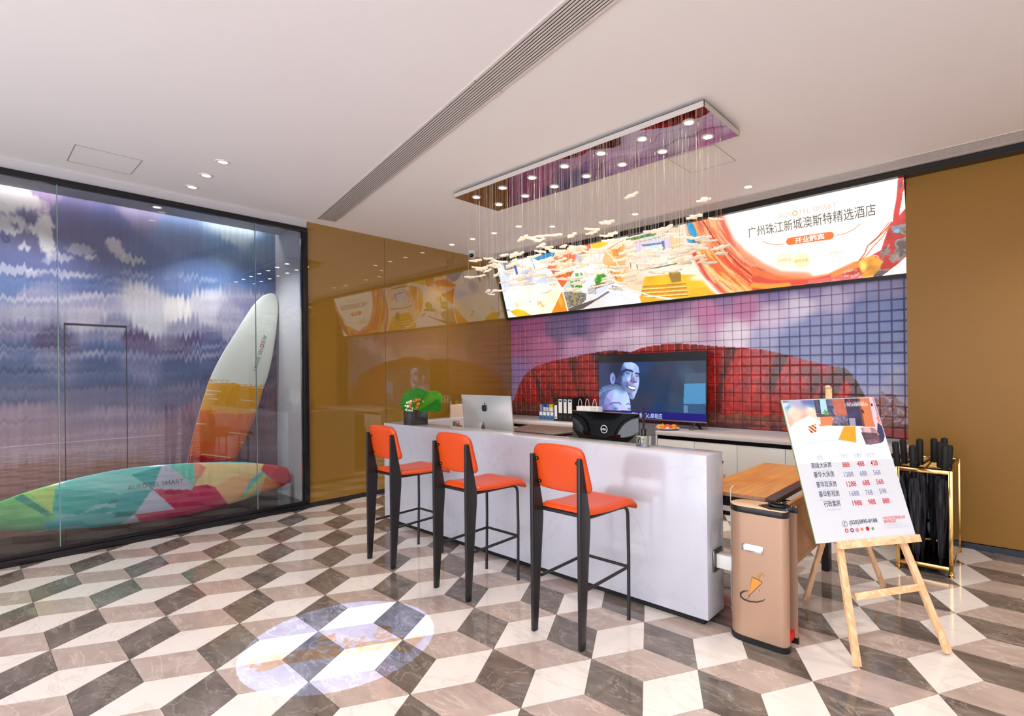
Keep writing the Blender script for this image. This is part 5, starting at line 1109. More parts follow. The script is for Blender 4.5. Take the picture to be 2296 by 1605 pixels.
for i, (x, lab, low) in enumerate(((-4.822, 'black ring binder with a low white label, leftmost of four beside the blue rack', 1), (-4.745, 'black ring binder with a high white label, second of four', 0), (-4.655, 'black ring binder with a high white label, third of four', 0), (-4.575, 'thick black ring binder at the right end of the four', 0))):
    w_ = (.072, .086, .076, .09)[i]; t = thing('ring_binder', lab, 'binder', (x, 5.73, BZ), 'black ring binders on the back cabinet'); h_ = .325
    MB().box((x, 5.64, BZ), (x+w_, 5.90, BZ+h_), bev=.002).build('cover', BIND, t)
    lz = BZ+.03 if low else BZ+.115
    MB().box((x+.012, 5.6385, lz), (x+w_-.012, 5.64, lz+.19)).build('spine_label', PAPERW, t, smooth=0)
    MB().box((x+.022, 5.6378, lz+(.012 if low else .155)), (x+w_-.022, 5.6385, lz+(.030 if low else .178))).build('label_mark', mat('mark_blue', (30, 60, 140)), t, smooth=0)
    ring_mesh((x+w_/2, 5.6385, BZ+(.255 if low else .062)), (1, 0, 0), (0, 0, 1), .014, .004, CHROME, t, 'finger_ring')
for i, (x, lab) in enumerate(((-4.30, 'small white paper gift bag next to the black binders, left of three'), (-4.18, 'small white paper gift bag with twisted handles, middle of three'), (-4.06, 'small white patterned paper gift bag, partly behind the television'))):
    t = thing('gift_bag', lab, 'bag', (x, 5.6, BZ), 'white gift bags on the back cabinet'); y = 5.56
    MB().box((x-.055, y, BZ), (x+.055, y+.11, BZ+.225), bev=.001).build('bag_body', PAPERW, t)
    hd = [(x-.03, y+.01, BZ+.22), (x-.026, y+.01, BZ+.29), (x, y+.01, BZ+.325), (x+.026, y+.01, BZ+.29), (x+.03, y+.01, BZ+.22)]
    sm = [Vector(hd[0]).lerp(Vector(hd[0]), 0)]+[Vector((x-.03*math.cos(a*math.pi/12), y+.01, BZ+.24+.082*math.sin(a*math.pi/12))) for a in range(13)]+[Vector(hd[-1])]
    MB().tube(sm, .0028, 8).build('handle', PAPERW, t)
    if i == 2:
        for k in range(12):
            zz = BZ+.215-.028*(k % 4); xx = x-.042+.03*(k//4); MB().box((xx, y-.0008, zz-.012), (xx+.012, y, zz)).build('printed_mark', mat('mark_red', (190, 60, 50)) if k % 2 else mat('mark_dark', (60, 50, 60)), t, smooth=0)
t = thing('fruit_plate', 'round white plate on the back cabinet below the television', 'plate', (-2.99, 5.50, BZ))
MB().lathe([(0, .002), (.06, .002), (.09, .010), (.132, .022), (.134, .025), (.09, .015), (.055, .008), (0, .008)], (-2.98, 5.515, BZ), n=40).build('dish', mat('porcelain', (240, 238, 234), rough=.15), t)
pc = Vector((-2.98, 5.515, BZ+.012)); rt_ = Vector((cf, sf, 0))
def fruit(lab, cat, dx, dy, c, kind):
    P = pc+rt_*dx+Vector((-sf, cf, 0))*dy; m = mat('fruit_'+cat+str(int(dx*100)), c, rough=.35, vary=.2, scale=50)
    if kind == 'wedge':
        s_ = MB(); s_.prism([P+rt_*-.035, P+rt_*.035, P+rt_*.028+Vector((0, 0, .03)), P+Vector((0, 0, .062)), P+rt_*-.022+Vector((0, 0, .03))], Vector((-sf, cf, 0))*.03, bev=.004); o = s_.build('fruit_wedge', m)
    elif kind == 'block': o = MB().box(P-Vector((.026, .02, 0)), P+Vector((.026, .02, .05)), bev=.008).build('fruit_piece', m)
    elif kind == 'slice':
        s_ = MB(); s_.tube([P+rt_*(-.045+.0113*k)+Vector((0, 0, .012+.030*math.sin(k*math.pi/8))) for k in range(9)], [.006, .012, .015, .017, .018, .017, .015, .012, .006], 10, flat=.8); o = s_.build('fruit_slice', m)
    else: o = MB().sphere(P+Vector((0, 0, .018)), .018, (1, 1, .95), 14).build('fruit_ball', m)
    tag(o, lab, cat, 'fruit on the white plate')
fruit('yellow orange wedge standing on the left of the fruit plate', 'fruit', -.055, 0, (244, 168, 26), 'wedge'); fruit('flat orange slice at the left rim of the fruit plate', 'fruit', -.095, -.01, (240, 150, 50), 'slice')
fruit('red watermelon slice in the middle of the fruit plate', 'fruit', -.005, -.035, (226, 84, 54), 'slice'); fruit('second red melon slice behind the first on the plate', 'fruit', .0, 0, (236, 110, 70), 'slice')
fruit('pale green grape behind the melon on the fruit plate', 'fruit', .035, .01, (190, 180, 80), 'ball'); fruit('orange melon chunk on the right of the fruit plate', 'fruit', .075, 0, (238, 140, 46), 'block')

# ================================================================== FOLDING TABLE
TW = wood('honey_wood_top', (226, 160, 84), (208, 138, 64), axis=1, scale=1.1, rough=.3, stretch=.05); TS = wood('table_side_wood', (176, 132, 96), (160, 116, 82), axis=1, scale=1.4, rough=.45, stretch=.05)
t = thing('folding_table', 'folding wooden table with its right leaf hanging down beside the counter', 'table', (-1.3, 3.87, 0))
MB().box((-1.54, 3.242, .718), (-1.108, 4.49, .740), bev=.0015).build('tabletop', [TW], t)
MB().box((-1.54, 3.239, .717), (-1.108, 3.243, .7395)).build('front_edging', TS, t, smooth=0)
MB().box((-1.107, 3.236, .708), (-1.046, 4.49, .738), bev=.0015).build('hinge_rail', mat('brown_metal_rail', (74, 58, 52), rough=.35, vary=.08), t)
MB().prism([(-1.005, 3.242, .712), (-.981, 3.242, .712), (-.93, 3.242, .385), (-.954, 3.242, .385)], (0, 1.248, 0), bev=.001).build('drop_leaf', [TS], t)
MB().prism([(-1.005, 3.2425, .7125), (-.981, 3.2425, .7125), (-.981, 3.2425, .7145), (-1.005, 3.2425, .7145)], (0, 1.247, 0)).build('leaf_edging', TW, t, smooth=0)
for y in (3.36, 3.86, 4.36): MB().box((-1.05, y, .690), (-.99, y+.05, .708), bev=.001).build('hinge', CHROME, t)
GL = mat('table_leg_black', (30, 29, 30), rough=.35)
for x in (-1.50, -1.078):
    for y in (3.30, 4.33): MB().box((x, y, 0), (x+.05, y+.09, .708), bev=.003).build('leg', GL, t)
MB().box((-1.45, 4.35, .60), (-1.08, 4.38, .708)).build('cross_rail', GL, t, smooth=0); MB().box((-1.46, 3.30, .64), (-1.08, 3.33, .708)).build('cross_rail', GL, t, smooth=0)
t = thing('takeaway_cup', 'tall takeaway cup with a black lid and orange sleeve behind the counter end', 'cup', (-1.52, 3.56, .741))
cq = Vector((-1.515, 3.50, .741)); MB().lathe([(0, 0), (.028, 0), (.036, .13), (0, .13)], cq, n=24).build('body', mat('cup_cream', (236, 214, 170), rough=.4), t)
MB().lathe([(.0305, .025), (.0355, .075), (.0335, .075)], cq, n=24).build('sleeve', mat('cup_orange', (228, 142, 30), rough=.5), t); MB().lathe([(0, .13), (.039, .13), (.039, .142), (.026, .158), (.012, .166), (0, .166)], cq, n=24).cyl(cq+Vector((0, 0, .165)), cq+Vector((-.006, 0, .185)), .004).build('lid', BLACK, t)

# ================================================================== UMBRELLA BAGGING MACHINE
CH = mat('champagne_metal', (176, 142, 118), rough=.33, metal=.35, vary=.02); CHT = mat('champagne_lid', (220, 184, 146), rough=.4)
t = thing('umbrella_bagger', 'upright champagne coloured wet umbrella bagging machine between counter and easel', 'umbrella bagger', (-1.06, 3.0, 0))
YF = 2.915
def ushape(e=0.0, inner=True):
    r = .085+e; P = [(-.905+e, 2.955), (-.893+e, 2.945-.0)]
    P = []
    for k in range(7): a = -math.pi/2+k*math.pi/12; P.append((-.93+.038*math.cos(a)+e*math.cos(a), 2.953+.038*math.sin(a)+e*math.sin(a)))
    P += [(-.892+e, 2.965), (-.905, 2.968), (-.98, 2.968), (-.98, 3.072), (-.886+e, 3.072), (-.886+e, 3.085+e)]
    for k in range(13): a = math.pi/2+k*math.pi/12; P.append((-1.13+r*math.cos(a), 3.0+r*math.sin(a)))
    return P
MB().prism([(x, y, .03) for x, y in ushape()], (0, 0, .688)).build('body', CH, t)
MB().prism([(x, y, 0) for x, y in ushape(.004)], (0, 0, .032)).build('base_band', BLACK, t); MB().prism([(x, y, .716) for x, y in ushape(.003)], (0, 0, .032), bev=.002).build('top_band', BLACK, t)
MB().prism([(x, y, .7485) for x, y in ushape(-.001)], (0, 0, .004), bev=.001).build('top_plate', CHT, t)
MB().box((-.978, 2.969, .03), (-.90, 3.071, .075), bev=.004).build('catch_pad', mat('red_pad', (206, 24, 22), rough=.8, bump=.5, scale=200), t)
zz = .7525; MB().prism([(-1.055, 2.975, zz), (-.975, 2.928, zz), (-.902, 2.940, zz), (-.885, 2.965, zz), (-.885, 3.055, zz), (-.93, 3.072, zz), (-1.0, 3.070, zz)], (0, 0, .006), bev=.002).build('mouth_plate', BLACK, t)
MB().tube([(-.962+.046*math.cos(a*6.2832/40), 3.012+.040*math.sin(a*6.2832/40), zz+.012) for a in range(1, 38)], .008, 10).build('mouth_ring', BLACKG, t); MB().lathe([(0, zz+.0065), (.042, zz+.0065), (.042, zz+.005)], (-.962, 3.012, 0)).build('mouth_hole', mat('deep_black', (3, 3, 3)), t)
for x, y in ((-1.045, 2.975), (-.898, 2.95), (-.905, 3.055), (-.995, 3.062)): MB().cyl((x, y, zz+.006), (x, y, zz+.009), .004, n=10).build('screw', CHROME, t)
b_ = crop(3.489, 1560, 1020)
def bf(x, y, e=.0012): q = onY(*b_(x, y), YF-e); return q
q0, q1 = bf(362, 712), bf(527, 740); LBX0, LBX1 = q0.x, q1.x; lz0, lz1 = bf(445, 760).z, bf(445, 702).z
MB().box((LBX0, YF-.006, lz0), (LBX1, YF, lz1), bev=.001).build('card_holder', CHROME, t); MB().box((LBX0+.01, YF-.0068, lz0+.008), (LBX1-.01, YF-.006, lz1-.006)).build('name_card', mat('card_pale', (214, 220, 232), rough=.2), t, smooth=0)
dk_ = mat('print_dark', (58, 42, 40)); og_ = mat('print_orange_paint', (214, 138, 58))
arc = [(410, 1062), (375, 1065), (350, 1082), (352, 1108), (380, 1130), (425, 1146), (480, 1150), (525, 1140), (545, 1125)]
MB().strip([bf(*q) for q in arc], [.004, .009, .011, .011, .010, .009, .008, .006, .002], (0, -1, 0)).build('printed_puddle', dk_, t, smooth=0)
MB().poly([bf(*q, .0011) for q in ((412, 1108), (440, 948), (452, 962), (465, 958), (476, 970), (490, 970), (500, 985), (512, 985), (522, 1000))]).build('umbrella_outline', dk_, t, smooth=0)
MB().poly([bf(*q, .0018) for q in ((414, 1098), (442, 956), (453, 967), (466, 964), (477, 976), (490, 977), (499, 990), (511, 991), (516, 1000))]).build('umbrella_print', og_, t, smooth=0)
MB().strip([bf(*q, .0012) for q in ((484, 972), (500, 942), (508, 930), (522, 930), (532, 940), (530, 948))], .0085, (0, -1, 0)).build('umbrella_outline', dk_, t, smooth=0); MB().strip([bf(*q, .0018) for q in ((484, 972), (500, 942), (508, 930), (522, 930), (532, 940), (530, 947))], .0055, (0, -1, 0)).build('umbrella_print', og_, t, smooth=0)
for x, y in ((407, 1120), (421, 1108), (497, 1060)): MB().sphere(bf(x, y), .003, (.8, .2, 1.3), 10).build('drop_print', dk_, t)

# ================================================================== EASEL WITH PRICE BOARD
eu = Vector((.606, .795, .012)).normalized(); ev = Vector((-.274, .194, .942)).normalized(); en = eu.cross(ev).normalized()
if en.dot(Vector((0, -1, 0))) < 0: en = -en                       # towards the viewer
eo = Vector((-.595, 3.32, .576)); BW, BH = .63, .806
def ep(u, v, n=0): return eo+eu*u+ev*v+en*n
def eh(x, y, n=0): return hit(x, y, eo+en*n, en)
PINE = wood('pine', (236, 200, 160), (222, 168, 118), axis=2, scale=2.0, rough=.55, stretch=.05); PINEH = wood('pine_cross', (236, 202, 162), (220, 166, 116), axis=0, scale=2.0, rough=.55, stretch=.05, rot=-.92)
t = thing('easel', 'pale pine folding easel on four legs holding the price board', 'easel', (-.5, 3.5, 0))
def plank(a, b, w_, th, nrm, nm, m, bev=.002):
    a = Vector(a); b = Vector(b); d = (b-a).normalized(); nrm = Vector(nrm); nrm = (nrm-d*nrm.dot(d)).normalized(); sx = d.cross(nrm).normalized()
    pts = [a+sx*w_/2, a-sx*w_/2, b-sx*w_/2, b+sx*w_/2]; return MB().prism([q-nrm*th/2 for q in pts], nrm*th, bev=bev).build(nm, m, t)
off = -.033
def leg_line(px0, px1):                                            # plane of the front legs, just behind the board
    return eh(*px0, off), eh(*px1, off)
for f0, ptop in ((Vector((-.590, 3.015, 0)), (1834, 905)), (Vector((-.262, 3.470, 0)), (1897, 905))):
    tp = eh(*ptop, off); d = (tp-f0); plank(f0+d*.0+Vector((0, 0, .012)), tp, .037, .022, en, 'leg', PINE)
ta = eh(1884, 1023, off-.035)
for f0 in (Vector((-1.012, 3.685, .010)), Vector((-.668, 4.245, .010))):
    plank(f0, ta+(f0-ta)*.02+eu*(.05 if f0.y < 4 else -.05), .034, .020, en, 'leg', PINE)
plank(eh(1858, 1180, off+.004), eh(1858, 868, off+.004), .036, .016, en, 'mast', PINE); MB().lathe([(.018, 0), (.014, .012), (0, .017)], eh(1856, 869, off+.004), n=16).build('mast_tip', PINE, t)
plank(eh(1828, 902, off+.012), eh(1900, 897, off+.012), .02, .014, en, 'top_bar', PINEH)
plank(eh(1916, 1338, off), eh(2062, 1316, off), .036, .020, en, 'crossbar', PINEH)
plank(ep(-.19, -.018, -.004), ep(.325, -.018, -.004), .040, .034, en, 'ledge', PINEH)
bt = thing('price_board', 'white price board with a bedroom photograph standing on the wooden easel', 'sign board', eo)
MB().prism([ep(-BW/2, 0, -.006), ep(BW/2, 0, -.006), ep(BW/2, BH, -.006), ep(-BW/2, BH, -.006)], -en*.006, bev=.0008).build('board', mat('board_edge', (110, 140, 70), rough=.3), bt)
MB().prism([ep(-BW/2+.002, .002, -.0059), ep(BW/2-.002, .002, -.0059), ep(BW/2-.002, BH-.002, -.0059), ep(-BW/2+.002, BH-.002, -.0059)], en*.0015).build('sheet', mat('poster_white', (204, 206, 212), rough=.35), bt, smooth=0)
PC = crop(4.459, 1740, 870)
def puv(x, y): q = eh(*PC(x, y), -.004)-eo; return (q.dot(eu), q.dot(ev))
U, V = np.meshgrid(np.linspace(-BW/2+.006, BW/2-.006, 460), np.linspace(BH*.53, BH-.006, 300))
p = Paint(U, V, (236, 238, 244)); p.map = puv
pm = p.mask([(60, 118), (980, 86), (1035, 290), (1088, 480), (1080, 525), (1030, 556), (950, 566), (850, 555), (740, 538), (640, 525), (520, 512), (360, 522), (260, 545), (190, 600), (150, 430)])
p.field([(90, 130, (120, 120, 170)), (300, 120, (110, 110, 165)), (200, 135, (170, 170, 205)), (100, 165, (214, 220, 236)), (350, 150, (90, 110, 165)), (120, 190, (110, 170, 200)), (350, 175, (100, 150, 190)), (150, 220, (236, 214, 196)), (350, 210, (244, 222, 200)), (200, 270, (240, 205, 180)), (380, 250, (240, 205, 182)),
         (130, 340, (226, 176, 150)), (300, 310, (222, 170, 145)), (200, 400, (240, 236, 240)), (350, 330, (244, 240, 244)), (300, 460, (236, 230, 236)), (500, 430, (240, 236, 242)), (600, 420, (236, 232, 240)), (850, 450, (232, 228, 238)), (870, 540, (236, 232, 240))], 4, pm)
def pp(pts, c, a=1, nz=0, ns=40): p.poly(pts, c, a, nz, ns)
pp([(375, 112), (450, 108), (475, 265), (400, 250)], (70, 74, 100), 1, .6, 60); pp([(435, 110), (500, 106), (520, 262), (455, 262)], (170, 214, 222)); pp([(495, 108), (560, 105), (600, 300), (540, 300), (515, 230)], (84, 86, 112), 1, .7, 60)
pp([(555, 106), (680, 100), (715, 272), (600, 276)], (186, 104, 86), 1, .1); pp([(440, 285), (560, 272), (580, 375), (450, 372)], (214, 128, 88)); pp([(400, 255), (600, 268), (600, 282), (410, 290)], (90, 70, 70))
pp([(600, 275), (725, 272), (730, 378), (560, 376), (575, 300)], (104, 96, 118), 1, .7, 70); pp([(680, 100), (820, 96), (860, 300), (885, 380), (725, 376), (715, 272)], (52, 48, 78), 1, .4, 20)
pp([(730, 300), (790, 300), (800, 375), (740, 375)], (200, 200, 220), .7); pp([(815, 96), (930, 92), (1000, 390), (880, 385), (860, 270)], (206, 122, 74), 1, .08, 8); pp([(815, 96), (835, 96), (890, 385), (870, 385)], (120, 66, 60))
pp([(930, 92), (985, 90), (1030, 280), (1050, 400), (1020, 460), (975, 330)], (226, 196, 214)); pp([(960, 92), (975, 92), (1035, 300), (1020, 305)], (200, 130, 140)); pp([(1000, 290), (1030, 290), (1055, 370), (1020, 330)], (222, 130, 80)); pp([(1015, 340), (1060, 380), (1088, 480), (1075, 530), (1040, 552), (1010, 470)], (56, 52, 92))
pp([(840, 392), (990, 395), (1035, 470), (880, 470)], (200, 160, 160), 1, .5, 30); pp([(850, 440), (1010, 450), (1060, 545), (950, 566), (900, 562)], (112, 84, 96), 1, .5, 30)
p.poly([(680, 380), (795, 382), (805, 550), (620, 520)], (216, 156, 40)); p.poly([(430, 360), (500, 358), (500, 378), (430, 380)], (214, 140, 80)); p.poly([(235, 320), (330, 275), (420, 330), (440, 380), (330, 400), (180, 400)], (244, 240, 244), .8)
mk = p.mask([(315, 385), (395, 355), (410, 430), (352, 455)]); n_ = (np.floor(U*150)+np.floor(V*150)) % 4; p.fill(mk & (n_ == 0), (220, 170, 60)); p.fill(mk & (n_ == 1), (60, 40, 60)); p.fill(mk & (n_ == 2), (190, 80, 60))
pp([(850, 215), (870, 212), (885, 250), (862, 250)], (30, 25, 30), .8); pp([(947, 152), (965, 152), (968, 180), (952, 182)], (30, 25, 35)); p.blob(500, 245, .018, .018, (70, 140, 60), .9, warp=1, ws=90); p.blob(730, 120, .012, .012, (190, 30, 40))
for k in range(6): p.stroke([(190, 620+k*12), (300, 560+k*9), (430, 530+k*7), (560, 518+k*5), (700, 530+k*3)], .0016, (206, 226, 236), .6)
p.stroke([(160, 640), (300, 560), (450, 530), (640, 520), (800, 545), (950, 575), (1080, 600)], .004, (170, 214, 226), .8)
grid_mesh('printed_photo', np.array(eo)+U[..., None]*np.array(eu)+V[..., None]*np.array(ev)-np.array(en)*.0041, p.linear(), paint_mat('poster_print', rough=.35), bt)
INK = mat('ink_navy', (58, 58, 86)); GRY = mat('ink_grey', (150, 150, 172)); PALE = mat('ink_pale', (196, 198, 208)); RED = mat('ink_red', (188, 32, 32)); BLU = mat('ink_slate', (112, 114, 156)); WH = mat('ink_white', (250, 250, 250)); RD2 = mat('ink_red_bright', (214, 60, 60))
def ptx(s, x0, y0, x1, m, h, off=0, y1=None, lift=.0042):
    a = eh(*PC(x0, y0), -.0040); b = eh(*PC(x1, y0 if y1 is None else y1), -.0040); w_ = abs((b-a).dot(eu))
    text(s, a, eu, ev, m, bt, size=h, width=w_, offset=off, lift=.0006)
ptx('房型', 412, 716, 472, GRY, .028); ptx('门市价', 640, 702, 728, GRY, .028); ptx('优惠价', 780, 694, 866, GRY, .028); ptx('会员价', 908, 688, 996, GRY, .028)
for a, b in (((345, 705), (392, 703)), ((480, 700), (527, 697))): MB().strip([eh(*PC(*a), -.0036), eh(*PC(*b), -.0036)], .0012, en).build('rule', PALE, bt, smooth=0)
rows = [('高级大床房', 'Superior king Bed', 358, 803, 562, 390, 836, 558, [('888', 670, 792, 742), ('488', 816, 782, 888), ('428', 952, 774, 1022)], RED), ('豪华大床房', 'Deluxe King Bed', 385, 897, 590, 414, 932, 574, [('1288', 686, 888, 780), ('688', 844, 878, 914), ('568', 980, 868, 1050)], BLU),
        ('豪华双床房', 'Deluxe Twin Bed', 410, 996, 614, 442, 1028, 604, [('1288', 712, 985, 808), ('688', 872, 972, 942), ('568', 1008, 962, 1080)], RED), ('豪华影视房', 'Deluxe audiovisual Room', 436, 1092, 642, 430, 1130, 676, [('1688', 742, 1080, 836), ('768', 900, 1068, 972), ('598', 1040, 1056, 1110)], BLU),
        ('行政套房', 'Executive Suit', 484, 1190, 652, 512, 1228, 650, [('1988', 772, 1176, 866), ('988', 930, 1164, 1002), ('888', 1072, 1152, 1142)], RED)]
for zh, enx, x0, y0, x1, ex0, ey0, ex1, pr, m in rows:
    ptx(zh, x0, y0-4, x1, INK, .036, .0002); ptx(enx, ex0, ey0, ex1, PALE, .017)
    for s, a, y, b in pr: ptx(s, a, y, b, m, .040, .0004 if m is RED else 0); ptx('元', b+12, y-4, b+27, PALE, .016)
ptx('(020)3890-8188', 738, 1363, 1017, INK, .030, .0004, 1345)
c = eh(*PC(687, 1358), -.0040); ring_mesh(c, eu, ev, .0155, .0022, INK, bt, 'phone_icon'); MB().strip([c+eu*.006+ev*.009+en*.0006, c-eu*.003+ev*.005+en*.0006, c-eu*.005-ev*.003+en*.0006, c+eu*.001-ev*.009+en*.0006], .0035, en).build('phone_icon', INK, bt, smooth=0)
ptx('广州市天河区石牌东路168号', 1066, 1318, 1294, RD2, .020, 0, 1300); ptx('澳斯特精选酒店', 1080, 1350, 1204, RD2, .020, 0, 1342); ptx('No.168 Shipai East Road', 1088, 1378, 1266, PALE, .014, 0, 1366); ptx('Tianhe District Guangzhou, China', 1096, 1405, 1330, PALE, .014, 0, 1386)
for k, (x, y, c_, kind) in enumerate(((706, 1424, (206, 60, 60), 'r'), (760, 1420, (110, 30, 80), 'r'), (813, 1418, (196, 130, 140), 'd'), (860, 1410, (236, 110, 40), 's'), (916, 1405, (176, 30, 50), 'd'), (968, 1404, (90, 150, 80), 'l'))):
    c = eh(*PC(x, y), -.0034); m = mat('badge_%d' % k, c_)
    if kind == 'r': ring_mesh(c, eu, ev, .0085, .005, m, bt, 'badge')
    else:
        n = {'d': 12, 's': 14, 'l': 10}[kind]; MB().poly([c+(eu*math.cos(j*6.2832/n)+ev*math.sin(j*6.2832/n))*(.0115 if (kind == 'd' or j % 2) else .006) for j in range(n)]).build('badge', m, bt, smooth=0)
la = eh(*PC(706, 157), -.0034); lb_ = eh(*PC(884, 150), -.0034); logo(la, eu, ev, (lb_-la).dot(eu), WH, mat('ring_red', (214, 60, 30)), bt, gap='')
ptx('广州珠江新城澳斯特精选酒店', 690, 184, 920, WH, .021, 0, 178)

# ================================================================== UMBRELLA STAND
t = thing('umbrella_stand', 'brass framed smoked glass umbrella stand against the right gold wall', 'umbrella stand', (-.496, 5.13, 0))
sx0, sx1, sy0, sy1, sz = -.667, -.325, 4.76, 5.50, .768
for x in (sx0, sx1-.025):
    for y in (sy0, sy1-.025):
        MB().box((x, y, .045), (x+.025, y+.025, sz), bev=.0015).build('post', BRASS, t)
        MB().lathe([(0, 0), (.019, 0), (.021, .006), (.014, .012), (.020, .020), (.014, .028), (.018, .036), (.012, .046), (0, .046)], (x+.0125, y+.0125, 0), n=18).build('foot', BRASS, t)
for z0, z1 in ((.045, .075), (sz-.028, sz)):
    MB().box((sx0+.025, sy0, z0), (sx1-.025, sy0+.022, z1), bev=.0015).build('rail', BRASS, t); MB().box((sx0+.025, sy1-.022, z0), (sx1-.025, sy1, z1), bev=.0015).build('rail', BRASS, t)
    for x in (sx0+.0015, sx1-.0235): MB().box((x, sy0+.025, z0), (x+.022, sy1-.025, z1), bev=.0015).build('rail', BRASS, t)
SG = mat('smoked_mirror', (16, 15, 16), rough=.05, spec=.7)
MB().box((sx1-.012, sy0+.026, .076), (sx1-.006, sy1-.026, sz-.03)).build('side_glass', SG, t, smooth=0); MB().box((sx0+.006, sy0+.026, .076), (sx0+.012, sy1-.026, sz-.03)).build('side_glass', SG, t, smooth=0)
MB().box((sx0+.026, sy1-.012, .076), (sx1-.026, sy1-.006, sz-.03)).build('side_glass', SG, t, smooth=0); MB().box((sx0+.012, sy0+.022, .05), (sx1-.012, sy1-.022, .058)).build('tray', SG, t, smooth=0)
for k in range(13):
    y = sy0+.045+k*.052; MB().box((sx0+.023, y, sz-.012), (sx1-.023, y+.009, sz-.003)).build('grid_bar', BRASS, t, smooth=0)
MB().box((-.50, sy0+.022, sz-.022), (-.485, sy1-.022, sz-.012)).build('centre_bar', BRASS, t, smooth=0)
CAN = mat('umbrella_cloth', (40, 39, 44), rough=.55, vary=.25, scale=25); HND = mat('umbrella_grip', (18, 18, 20), rough=.6)
def make_umbrella(h, seed):
    t = thing('umbrella', 'x', 'umbrella', (0, 0, 0), 'black umbrellas in the brass stand', world=False); r = random.Random(seed); ph = r.uniform(0, 6)
    prof = [(0, .0), (.008, .0), (.009, .05), (.014, .055), (.019, .14), (.025, .26), (.031, .38), (.036, .48), (.035, .56), (.030, .62), (.034, .66), (.026, .70), (.012, .712), (0, .712)]
    MB().lathe([(a, b*h/1.0) for a, b in prof], n=48, ripple=lambda a, z: 1+.16*math.sin(8*a+z*9+ph)+.06*math.sin(16*a-z*14)).build('canopy', CAN, t, smooth=50)
    MB().lathe([(0, -.001), (.007, -.001), (.008, .052), (0, .052)], n=12).build('ferrule', BLACKG, t)
    MB().lathe([(.0, .700*h), (.014, .700*h), (.014, .76*h), (.0165, .765*h), (.022, .79*h), (.0235, .97*h), (.020, .992*h), (0, h)], n=24).build('grip', HND, t)
    for k in range(7): a = k*.9+ph; MB().sphere((.022*math.cos(a), .022*math.sin(a), (.72+.008*(k % 2))*h), .005, n=8).build('rib_tip', BLACKG, t)
    return t
UM = [(-.640, 4.86, .95, -.075, .0, 'black umbrella nearest the price board, leftmost of the front row'), (-.625, 5.02, .955, -.05, .0, 'black umbrella just behind the leftmost one'), (-.555, 4.85, .93, -.03, .0, 'black umbrella with a tapering grip in front of the one with a silver button'),
      (-.535, 5.00, .965, -.01, .0, 'black umbrella with a silver button, left of the centre'), (-.475, 5.20, .955, .01, .0, 'tall narrow gripped black umbrella in the middle at the back'), (-.415, 5.28, .955, .01, .0, 'black umbrella hidden behind the others at the back right'),
      (-.412, 4.97, .955, .0, .0, 'black umbrella left of the big silver button one'), (-.392, 4.85, .95, .04, .0, 'black umbrella with a big silver button at the front right'), (-.382, 5.02, .93, .045, .0, 'black umbrella at the right end behind the big silver button one')]
for i, (x, y, h, ry, rx, lab) in enumerate(UM):
    u = make_umbrella(h-.06, i); u.location = (x-ry*.35, y, .060); u.rotation_euler = (rx, ry, .4*i); u['label'] = lab
    u.rotation_euler = (0, 0, 0); u.rotation_euler = (rx, ry, 0)
    if i in (3, 7): MB().cyl((.0, -.0215, (.775)*(h-.06)), (.0, -.0245, (.775)*(h-.06)), .011 if i == 7 else .009, n=18).build('release_button', CHROME, u)

# ================================================================== SURFBOARDS in the glass display
def surfboard(name, lab, plane_p, plane_n, left, right, paint, th, m, dome=.018, stations=420, across=72, vert=True):
    """left/right: matching edge lists (pixel) turned into points of the board's own plane"""
    P0 = Vector(plane_p); N_ = Vector(plane_n).normalized()
    A = [hit(x, y, P0, N_) for x, y in left]; B = [hit(x, y, P0, N_) for x, y in right]
    def resample(L, n):
        d = [0]
        for a, b in zip(L, L[1:]): d.append(d[-1]+(b-a).length)
        out = []
        for k in range(n):
            s = d[-1]*(.5-.5*math.cos(math.pi*k/(n-1))); i = max(0, min(len(d)-2, next((j for j in range(len(d)-1) if d[j+1] >= s-1e-9), len(d)-2)))
            f = (s-d[i])/(d[i+1]-d[i]+1e-9)
            p0 = L[max(i-1, 0)]; p1 = L[i]; p2 = L[i+1]; p3 = L[min(i+2, len(L)-1)]
            out.append(.5*((2*p1)+(p2-p0)*f+(2*p0-5*p1+4*p2-p3)*f*f+(3*p1-p0-3*p2+p3)*f**3))
        return out
    A = resample(A, stations); B = resample(B, stations)
    Pf = np.zeros((across, stations, 3)); Nn = np.array(N_)
    for k in range(stations):
        for j in range(across):
            f = .5-.5*math.cos(math.pi*j/(across-1)); q = A[k].lerp(B[k], f); w_ = (A[k]-B[k]).length
            e = math.sqrt(max(0, 1-abs(2*f-1)**3.2)); hgt = min(th/2, w_*.3)*e
            Pf[j, k] = np.array(q+N_*hgt)
    t = thing(name, lab, 'surfboard', A[stations//2])
    grid_mesh('deck', Pf, paint(Pf), m, t, smooth=60)
    Pb = Pf.copy()
    for k in range(stations):
        for j in range(across):
            f = .5-.5*math.cos(math.pi*j/(across-1)); q = A[k].lerp(B[k], f); w_ = (A[k]-B[k]).length; e = math.sqrt(max(0, 1-abs(2*f-1)**3.2))
            Pb[j, k] = np.array(q-N_*min(th/2, w_*.3)*e)
    grid_mesh('underside', Pb[::-1], np.full(Pb.shape, .8), m, t, smooth=60)
    rail = [Vector(q) for q in list(Pf[0])+list(Pf[-1][::-1])]
    return t
SBM = paint_mat('surfboard_gloss', rough=.12, spec=.5, coat=.3)
C1 = crop(3.21, 0, 350); C2 = crop(3.21, 0, 800)
